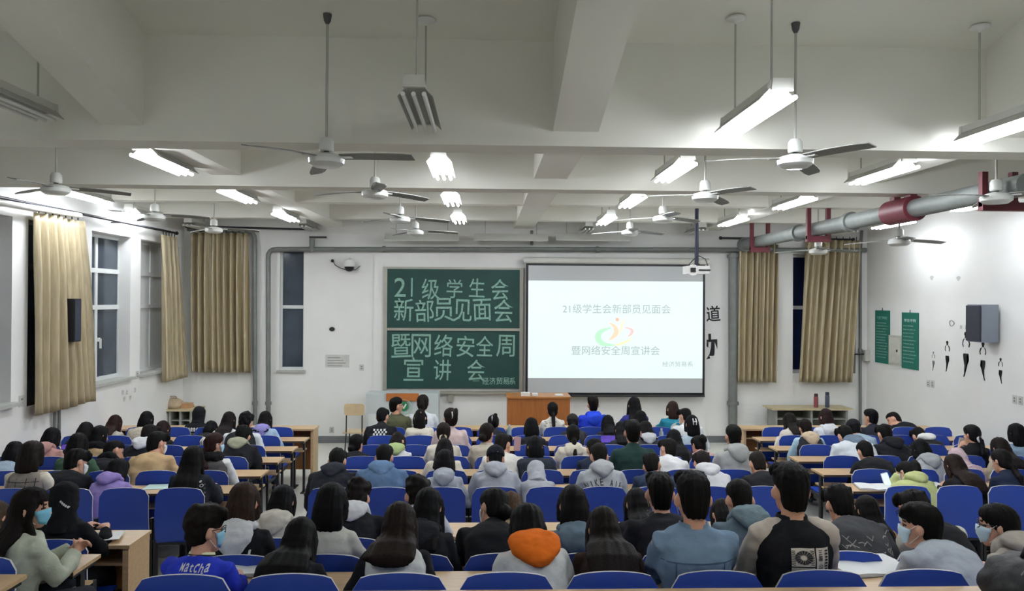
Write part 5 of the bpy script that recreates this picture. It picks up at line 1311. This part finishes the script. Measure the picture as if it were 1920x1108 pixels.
# ------------------------------------------------------------------ prints on clothes: real lettering laid on the cloth
M_PW = mat('print_white', '#cfd0cd', .9, vary=.04); M_PD = mat('print_dark', '#26282c', .9, vary=.04); M_PG = mat('print_grey', '#98958f', .9, vary=.1); M_PB = mat('print_beige', '#cfc7bc', .9, vary=.06)
def project(P, mb, name, m, off=.004, target=None):
    """lay a flat drawing (x across, z up, seen from behind) on the back of the person's garment"""
    tg = [target] if target else [P['top']]+[o for o in P['body'].children if o.name.split('.')[0] == 'sleeve']
    if not target and P['hood_up']: tg += [o for o in P['body'].children if o.name.split('.')[0] == 'hood']
    bv = [BVHTree.FromPolygons([v.co.copy() for v in t_.data.vertices], [tuple(p_.vertices) for p_ in t_.data.polygons]) for t_ in tg]
    out = []; last = None
    for (x, y, z) in mb.v:
        ys = [q_[0].y for q_ in (b_.ray_cast(Vector((x, -1.0, z)), Vector((0, 1, 0))) for b_ in bv) if q_[0] is not None]
        yy = min(ys)-off if ys else (last if last is not None else -.15)
        last = yy; out.append((x, yy, z))
    mb.v = out
    return mb.build(name, m, P['body'])
def grid(mb, x0, x1, z0, z1, n=10, mi=0):
    o = len(mb.v)
    for j in range(n+1):
        for i in range(n+1): mb.v.append((x0+(x1-x0)*i/n, 0, z0+(z1-z0)*j/n))
    for j in range(n):
        for i in range(n): a = o+j*(n+1)+i; mb.f.append((a, a+1, a+n+2, a+n+1)); mb.m.append(mi)
def word(mb, s_, x, z, h, w_=None, bold=.01, rot=0, split=True):
    if not split: put_text(mb, s_, (x, 0, z), (1,0,0), (0,0,1), height=h, width=w_, bold=bold, rot=rot); return
    n = len(s_)
    for i, c in enumerate(s_):
        if c != ' ': put_text(mb, c, (x+((i+.5)/n-.5)*w_, 0, z), (1,0,0), (0,0,1), height=h, width=w_/n*.75, bold=bold, rot=rot)
for q in PEOPLE:
    t = q['text']
    if not t: continue
    zt = q['pn'].z        # neck base height in the person's own frame
    rs_ = random.Random(7)
    if t == 'matcha':
        mb = MB(); word(mb, 'Matcha', .03, zt-.005, .036, .17, .012, .05); mb.prism([(-.06, -.038), (.09, -.023), (.09, -.028), (-.06, -.043)], (0, 0, zt), (1,0,0), (0,0,1), (0, .0005, 0)); project(q, mb, 'script_lettering', M_PW)
        c = [o for o in q['body'].children if o.name.startswith('collar')][0]
        for dz in (.0, .020):
            f_ = Vector((0, q['u1'].z, -q['u1'].y)); mb = MB(); pts = [q['pn']+q['u1']*(.012+dz)+f_*.016+Vector((math.cos(k)*(.079-dz*.25), 0, 0))+f_*(math.sin(k)*(.074-dz*.25)) for k in [i*2*math.pi/20 for i in range(21)]]; mb.tube(pts, .0045, 6); mb.build('stripe', M_PD, c)
    elif t == 'denim':
        mb = MB(); grid(mb, -.175, .175, zt-.116, zt-.111, 14); grid(mb, -.118, -.114, zt-.42, zt-.116, 10); grid(mb, .114, .118, zt-.42, zt-.116, 10); project(q, mb, 'stitching', mat('denim_seam', '#41596f', .9))
    elif t == 'panel':
        x0, x1 = -.030, .095; z0 = zt-.075
        mb = MB(); grid(mb, x0, .045, z0-.075, z0, 8, 0); grid(mb, x0, .045, z0-.17, z0-.08, 8, 2); grid(mb, .050, x1, z0-.17, z0, 8, 0); mb.v = [(x*1.45-.012, y, zt-.075+(z-zt+.075)*1.08) for x, y, z in mb.v]; project(q, mb, 'print_panel', [M_PB, M_PD, M_PG])
        mb = MB(); cx, cz = .0085, z0-.038
        for k in range(16):
            a = k*math.pi/8; mb.add([(cx+math.cos(a-.12)*.010, 0, cz+math.sin(a-.12)*.010), (cx+math.cos(a-.17)*.028, 0, cz+math.sin(a-.17)*.028), (cx+math.cos(a+.17)*.028, 0, cz+math.sin(a+.17)*.028), (cx+math.cos(a+.12)*.010, 0, cz+math.sin(a+.12)*.010)], [(0, 1, 2, 3)])
        for k in range(9):
            for xx in (-.024, .036): mb.add([(xx-.006, 0, z0-.008-k*.007), (xx+.006, 0, z0-.011-k*.007), (xx+.006, 0, z0-.014-k*.007), (xx-.006, 0, z0-.011-k*.007)], [(0, 1, 2, 3)])
        word(mb, '三', .064, z0-.018, .020, .018, .02); word(mb, '国', .064, z0-.042, .020, .018, .02); word(mb, '山', .064, z0-.075, .022, .018, .02); word(mb, '水', .066, z0-.110, .024, .020, .02); word(mb, '月', .072, z0-.148, .024, .020, .02)
        for k in range(12): mb.add([(.080, 0, z0-.008-k*.013), (.091, 0, z0-.008-k*.013), (.091, 0, z0-.017-k*.013), (.080, 0, z0-.015-k*.013)], [(0, 1, 2, 3)])
        word(mb, '应', .006, z0-.115, .022, .024, .02)
        mb.v = [(x*1.45-.012, y, zt-.075+(z-zt+.075)*1.08) for x, y, z in mb.v]; project(q, mb, 'print_marks', M_PD, .0075)
        mb = MB(); mb.add([(x0+.005, 0, z0-.165), (.006, 0, z0-.105), (.042, 0, z0-.165)], [(0, 1, 2)]); mb.v = [(x*1.45-.012, y, zt-.075+(z-zt+.075)*1.08) for x, y, z in mb.v]; project(q, mb, 'print_mountain', M_PB, .0058)
    elif t == 'strap':
        mb = MB(); P0 = q['pn']; s1 = [P0+Vector((.09, -.03, -.03)), P0+Vector((.10, -.14, -.10)), P0+Vector((.12, -.17, -.25)), P0+Vector((.14, -.15, -.42))]; mb.tube(s1, .008, 6, flat=.4); mb.build('bag_strap', M_PW, q['body'])
    elif t == 'zigzag':
        mb = MB()
        for k in range(40):
            x, z, a = rs_.uniform(-.17, .17), zt+.02-rs_.uniform(.0, .30), rs_.choice((.7, -.7, .25)); L = rs_.uniform(.02, .05); w_ = .005
            dx, dz = math.cos(a)*L, math.sin(a)*L; mb.add([(x, 0, z), (x+dx, 0, z+dz), (x+dx, 0, z+dz+w_), (x, 0, z+w_)], [(0, 1, 2, 3)])
            mb.add([(x+dx, 0, z+dz), (x+dx*1.8, 0, z), (x+dx*1.8, 0, z+w_), (x+dx, 0, z+dz+w_)], [(0, 1, 2, 3)])
        project(q, mb, 'zigzag_print', M_PG)
    elif t == 'marks':
        hd = [o for o in q['body'].children if o.name.startswith('hood')][0]
        mb = MB(); c = q['H'](.045, 0, .02)
        for k in range(5): mb.obox(c+Vector((k*.010-.01, 0, -k*.011)), (.004, 0, .004), (0, .0002, 0), (-.003, 0, .006))
        project(q, mb, 'hood_print', M_PW, .004, hd)
    elif t == 'plaid':
        for m_, xs, wd in ((M_PD, (-.12, -.04, .05, .12), .006), (mat('plaid_light', '#8f8881', .9), (-.09, -.005, .085), .004)):
            mb = MB()
            for x in xs: grid(mb, x, x+wd, zt-.34, zt-.03, 8)
            for k in range(5): grid(mb, -.15, .15, zt-.06-.062*k-wd-(.02 if wd < .005 else 0), zt-.06-.062*k-(.02 if wd < .005 else 0), 8)
            project(q, mb, 'plaid_lines', m_, .003)
    elif t == 'bandana':
        mb = MB()
        for k in range(9):
            x, z = .13+.014*math.sin(k*2), zt-.03-.038*k; r0 = .013 if k % 3 == 1 else .006
            mb.tube([(x+r0*math.cos(a), 0, z+r0*math.sin(a)) for a in [i*math.pi/4 for i in range(9)]], .003, 4)
        grid(mb, .085, .089, zt-.36, zt-.03, 8); project(q, mb, 'bandana_print', M_PW)
        mb = MB()
        for k in range(7): word(mb, '卍☆◇△'[1+k % 3], .165, zt-.06-.04*k, .02, .02)
        project(q, mb, 'star_print', M_PG)
    elif t == 'triangle':
        hd = [o for o in q['body'].children if o.name.startswith('hood')][0]
        mb = MB(); mb.add([(-.028, 0, zt-.09), (.028, 0, zt-.09), (0, 0, zt-.125)], [(0, 1, 2)]); project(q, mb, 'triangle_print', M_PG, .004, hd)
    elif t == 'capmark':
        cp_ = [o for o in q['body'].children if o.name.startswith('cap')][0]; c = q['H'](0, 0, .06)
        mb = MB(); word(mb, 'H', .0, c.z, .075, .07, .02); project(q, mb, 'cap_mark', mat('mark_pale_blue', '#7fa3b8', .8), .004, cp_)
    elif t == 'arch':
        mb = MB(); s_ = 'NIKE AIR'
        for i, c in enumerate(s_):
            if c == ' ': continue
            a = (i-3.5)/3.5*.62; put_text(mb, c, (math.sin(a)*.27, 0, zt-.24+.27*math.cos(a)-.08), (1,0,0), (0,0,1), height=.055, width=.030 if c != 'I' else .008, bold=.006, rot=-a*.8)
        project(q, mb, 'arched_lettering', M_PD, .004)
    elif t == 'checker':
        mb = MB()
        for r_ in range(4):
            for c in range(4):
                x = -.085+c*.047+(.022 if r_ % 2 else 0); grid(mb, x, x+.026, zt-.00-r_*.027-.024, zt-.00-r_*.027, 2)
        project(q, mb, 'checker_print', M_PW)
    elif t == 'letters':
        mb = MB(); word(mb, 'VARSITY', 0, zt-.06, .022, .14, .02); word(mb, 'CLUB', -.09, zt-.12, .03, .10, .02); project(q, mb, 'lettering', M_PG)
    elif t == 'white_letters':
        mb = MB(); word(mb, 'bonner', 0, zt-.05, .055, .26, .03); project(q, mb, 'white_lettering', M_PW)
        mb = MB(); grid(mb, -.08, .08, zt-.115, zt-.108, 6); project(q, mb, 'print_line', M_PG)
    elif t == 'dots':
        mb = MB()
        for k in range(9): x, z = rs_.uniform(-.14, .14), zt-rs_.uniform(.0, .16); mb.add([(x+.012*math.cos(a)*1.6, 0, z+.009*math.sin(a)) for a in [i*math.pi/3 for i in range(6)]], [tuple(range(6))])
        project(q, mb, 'motif_print', M_PG)
    elif t == 'bars':
        mb = MB(); grid(mb, .01, .06, zt-.005, zt+.01, 4); mb.add([(-.12, 0, zt-.13), (-.10, 0, zt-.10), (.09, 0, zt-.03), (.09, 0, zt-.07)], [(0, 1, 2, 3)]); project(q, mb, 'pale_lettering', M_PW)
    elif t == 'white_panel':
        mb = MB(); mb.v = []; n = 14
        ctr = (.05, zt-.11)
        for k in range(20): a = k*math.pi/10; mb.v.append((ctr[0]+.13*math.cos(a), 0, ctr[1]+.085*math.sin(a)))
        mb.v.append((ctr[0], 0, ctr[1])); mb.f = [(20, k, (k+1) % 20) for k in range(20)]; mb.m = [0]*20; project(q, mb, 'white_back_panel', M_PW)
        mb = MB(); grid(mb, .03, .06, zt-.13, zt-.08, 2); grid(mb, -.03, .0, zt-.14, zt-.115, 2); project(q, mb, 'panel_marks', mat('mark_pale_blue', ''), .007)
# ------------------------------------------------------------------ seat labels follow who sits there
def short_name(lab):
    w_ = lab.split()
    return ' '.join(w_)
for (r, b, k), o in SEAT_OBJ.items():
    pass
bynear = {}
for (r, b, k), o in SEAT_OBJ.items():
    for qi, q in enumerate(PEOPLE):
        if q['row'] != r: continue
        d_ = abs(q['x']-o.location.x)
        if d_ < .36: bynear.setdefault((r, b, k), []).append((d_, qi))
taken = {}
pairs = sorted((d_, key, qi) for key, lst in bynear.items() for d_, qi in lst)
usedp = set()
for d_, key, qi in pairs:
    if key in taken or qi in usedp: continue
    taken[key] = qi; usedp.add(qi)
ORD = ['first', 'second', 'third', 'fourth', 'fifth', 'sixth', 'seventh', 'eighth', 'ninth']
for (r, b, k), o in SEAT_OBJ.items():
    if (r, b, k) in taken:
        lab = PEOPLE[taken[(r, b, k)]]['label']; w_ = lab.split()
        o['label'] = ' '.join(('blue seat behind the '+lab).split()[:16])
    else:
        side = {'l': 'from the left aisle', 'c': 'from the left aisle', 'r': 'from the right aisle'}[b]
        o['label'] = 'empty blue seat, %s %s in %s, %s' % (ORD[k], side, ROWNAME[r].replace('row just past', 'row past'), BLK[b])
        o['label'] = ' '.join(o['label'].split()[:16])
# ------------------------------------------------------------------ small things on the desks
def desk_z(r):   # the desk that people of row r write on
    if r == 'P': return 1.085
    if r == 'H': return .79
    return desk_back(NEXT[r])
def onz_desk(px, py, r): return onz(px, py, desk_z(r))
M_PAPER = mat('white_paper', '#d6d8d8', .8, vary=.02)
def sheet(label, px, py, r, w_=.21, d_=.28, rot=0, th=.004, m=M_PAPER, name='paper_sheet', cat='paper'):
    p_ = onz_desk(px, py, r); o = MB().box(-w_/2, w_/2, -d_/2, d_/2, 0, th).build(name, m)
    o.location = (p_.x, p_.y, desk_z(r)+.001); o.rotation_euler = (0, 0, R(rot)); return tag(o, label, cat)
def book(label, px, py, r, w_=.36, d_=.24, rot=0, m=M_PAPER):
    p_ = onz_desk(px, py, r); t = thing('open_book', label, 'book', (p_.x, p_.y, desk_z(r)+.002), R(rot))
    for s_ in (-1, 1):
        n = 6; top = []; bot = []
        for i in range(n+1):
            x = s_*w_/2*i/n; z = .012+.010*math.sin(i/n*math.pi*.8); top += [(x, -d_/2, z), (x, d_/2, z)]; bot += [(x, -d_/2, 0), (x, d_/2, 0)]
        N = len(top); fs = []
        for i in range(n): a = 2*i; fs += [(a, a+1, a+3, a+2), (N+a, N+a+2, N+a+3, N+a+1), (a, a+2, N+a+2, N+a), (a+1, N+a+1, N+a+3, a+3)]
        fs += [(2*n, 2*n+1, N+2*n+1, N+2*n), (0, N, N+1, 1)]; mb = MB(); mb.add(top+bot, fs); mb.build('page', m, t, smooth=R(30))
    MB().box(-w_/2-.004, w_/2+.004, -d_/2-.004, d_/2+.004, -.002, 0).build('cover', M_EDGE, t)
    return t
book('open notebook under the arm of the bright blue letterman jacket', 462, 1067, 'A', rot=-8)
book('open white book between the raglan top and the pale grey shirt', 1628, 1064, 'A', .42, .28, rot=10)
sheet('white paper on the desk end beside the black hood', 197, 1006, 'P', .22, .2, 15)
book('white papers on the desk beside the lime green hoodie', 1640, 915, 'C', .34, .24, -12)
sheet('white sheet on the desk beside the very long brown hair', 1745, 911, 'C', .30, .3, 0)
sheet('pale green paper on the desk by the lavender hoodie', 297, 913, 'C', .24, .2, 5, m=mat('mint_paper', '#b9d3cf', .8))
sheet('white paper by the elbow of the black coat with glasses', 200, 914, 'C', .16, .2, 20)
def phone(label, pos, look, col, screen, w_=.072, h_=.150, rot=0):
    t = thing('phone', label, 'phone', pos); t.rotation_euler = (R(look), R(rot), 0)
    MB().prism(rrect(w_/2, h_/2, .012, 3), (0, 0, 0), (1,0,0), (0,0,1), (0, .008, 0)).build('case', mat('phone_'+col[1:], col, .4), t)
    MB().prism(rrect(w_/2-.005, h_/2-.008, .008, 3), (0, -.0015, 0), (1,0,0), (0,0,1), (0, .0014, 0)).build('screen', screen, t)
    return t
S1 = mat('phone_screen_white', '#cfdde4', .3, vary=.2, scale=30, emit='#b9cbd4', estr=.5); S2 = mat('phone_screen_violet', '#54409a', .3, vary=.5, scale=14, emit='#54409a', estr=.4)
phone('white phone held up by the lime green hoodie person', at(1662, 900, 7.55), -12, '#d8dadc', S1, .075, .15, -14)
phone('phone with violet screen held sideways in the charcoal sweater row', at(1140, 823, 9.85), -8, '#23242a', S2, .20, .105)
phone('pink phone held beside the bowed white jacket', at(970, 832, 8.35), -6, '#c9a3ab', mat('pink_case', '#c9a3ab', .5), .075, .155, 4)
phone('violet lit phone beside the dusty pink hoodie', at(124, 838, 9.1), -20, '#2c2a40', S2, .11, .07)
phone('white phone held to the face of the person in black at right', at(1803, 832, 9.05), -5, '#d3cfc6', mat('phone_back_white', '#cfc9bd', .5), .075, .15, 14)
o = MB(); o.prism([(-.06, -.07), (.05, -.09), (.075, .0), (.03, .08), (-.05, .07)], (0,0,0), (1,0,0), (0,0,1), (0,.004,0)); o = tag(o.build('yellow_sheet', mat('cream_paper', '#d6c9a0', .8)), 'pale yellow sheet held beside long black hair', 'paper'); o.location = at(1268, 845, 9.0)
def bottle(label, px, py, Y, z, col, h=.21, r=.032, cap_='#c9ccd0'):
    q_ = at(px, py, Y); t = thing('water_bottle', label, 'bottle', (q_.x, Y, z))
    MB().lathe((0,0,0), [(r*.9, 0), (r, .01), (r, h*.70), (r*.45, h*.86), (r*.45, h*.9)], 14).build('body', mat('bottle_'+col[1:], col, .2, vary=.1), t, smooth=R(45))
    MB().cyl((0, 0, h*.88), (0, 0, h), r*.5, 12).build('cap', mat('cap_'+cap_[1:], cap_, .4), t, smooth=R(45))
bottle('clear water bottle standing left of the podium base', 955, 806, 10.75, desk_z('G'), '#9fb2b8', .24)
bottle('small clear bottle on the desk by the long black hair', 1240, 815, 10.7, desk_z('G'), '#a9b7bd', .19)
bottle('pale bottle on the desk beside the black hoodie with reddened ear', 1672, 832, 9.0, desk_z('E'), '#a9bcc8', .2)
q_ = at(1535, 985, 4.85)
t = thing('green_flask', 'olive green flask standing beside the zigzag jacket', 'flask', (at(1540, 960, 4.72).x, 4.62, desk_z('B')))
MB().lathe((0,0,0), [(.045, 0), (.048, .01), (.048, .20), (.040, .22)], 16).build('body', mat('olive_flask', '#6d7360', .5), t, smooth=R(45)); MB().lathe((0,0,0), [(.040, .22), (.040, .26), (.034, .265)], 16).build('cap', mat('olive_cap', '#7d836f', .5), t, smooth=R(45)); MB().tube([(-.045, 0, .18), (-.085, 0, .19), (-.085, 0, .10), (-.047, 0, .09)], .010, 8).build('handle', mat('olive_cap', ''), t, smooth=True)
# headphones on the shiny desk, a hair-dryer-black bag at the near right corner
q_ = onz_desk(852, 1030, 'B'); t = thing('headphones', 'black headphones with white band on the desk by the black jacket', 'headphones', (q_.x, q_.y+.02, desk_z('B')+.012))
MB().tube([(.075*math.cos(a), .075*math.sin(a), .0) for a in [R(-20+220*i/14) for i in range(15)]], .010, 8).build('headband', M_WHITE, t, smooth=True)
for s_ in (-1, 1): MB().lathe((s_*.07, -.03, -.012), [(.034, 0), (.040, .01), (.036, .03), (.02, .034)], 14).build('ear_cup', M_BLACK, t, smooth=R(50))
q_ = at(1905, 1085, 3.22)
t = thing('backpack', 'black backpack lying on the desk at the near right corner', 'backpack', (q_.x+.08, 3.22, desk_back('A')))
mb = MB(); mb.rings([ringE(Vector((0, 0, z)), Vector((1,0,0)), Vector((0,1,0)), rx, ry, 20, .7) for z, rx, ry in ((.0, .20, .13), (.05, .22, .15), (.12, .215, .145), (.18, .17, .12), (.215, .09, .07))]); vox(mb, 'bag_body', mat('backpack_black', '#17181b', .6, vary=.2, bump=.4, bscale=25), .02, t, 3, .5, noise_post(.02, 9, 3))
MB().tube([(-.17, -.08, .10), (-.10, -.10, .20), (.06, -.09, .235), (.18, -.08, .17)], .006, 6).build('piping', mat('bag_piping', '#6d7076', .5), t); MB().tube([(-.05, 0, .21), (-.03, 0, .26), (.05, 0, .26), (.07, 0, .21)], .012, 8).build('handle', M_BLACK, t, smooth=True)
q_ = at(640, 1045, 3.95)
FIN2 = [f for f in FIN if f[0].name.startswith('bag_body')]; FIN[:] = FIN2; finish_people()
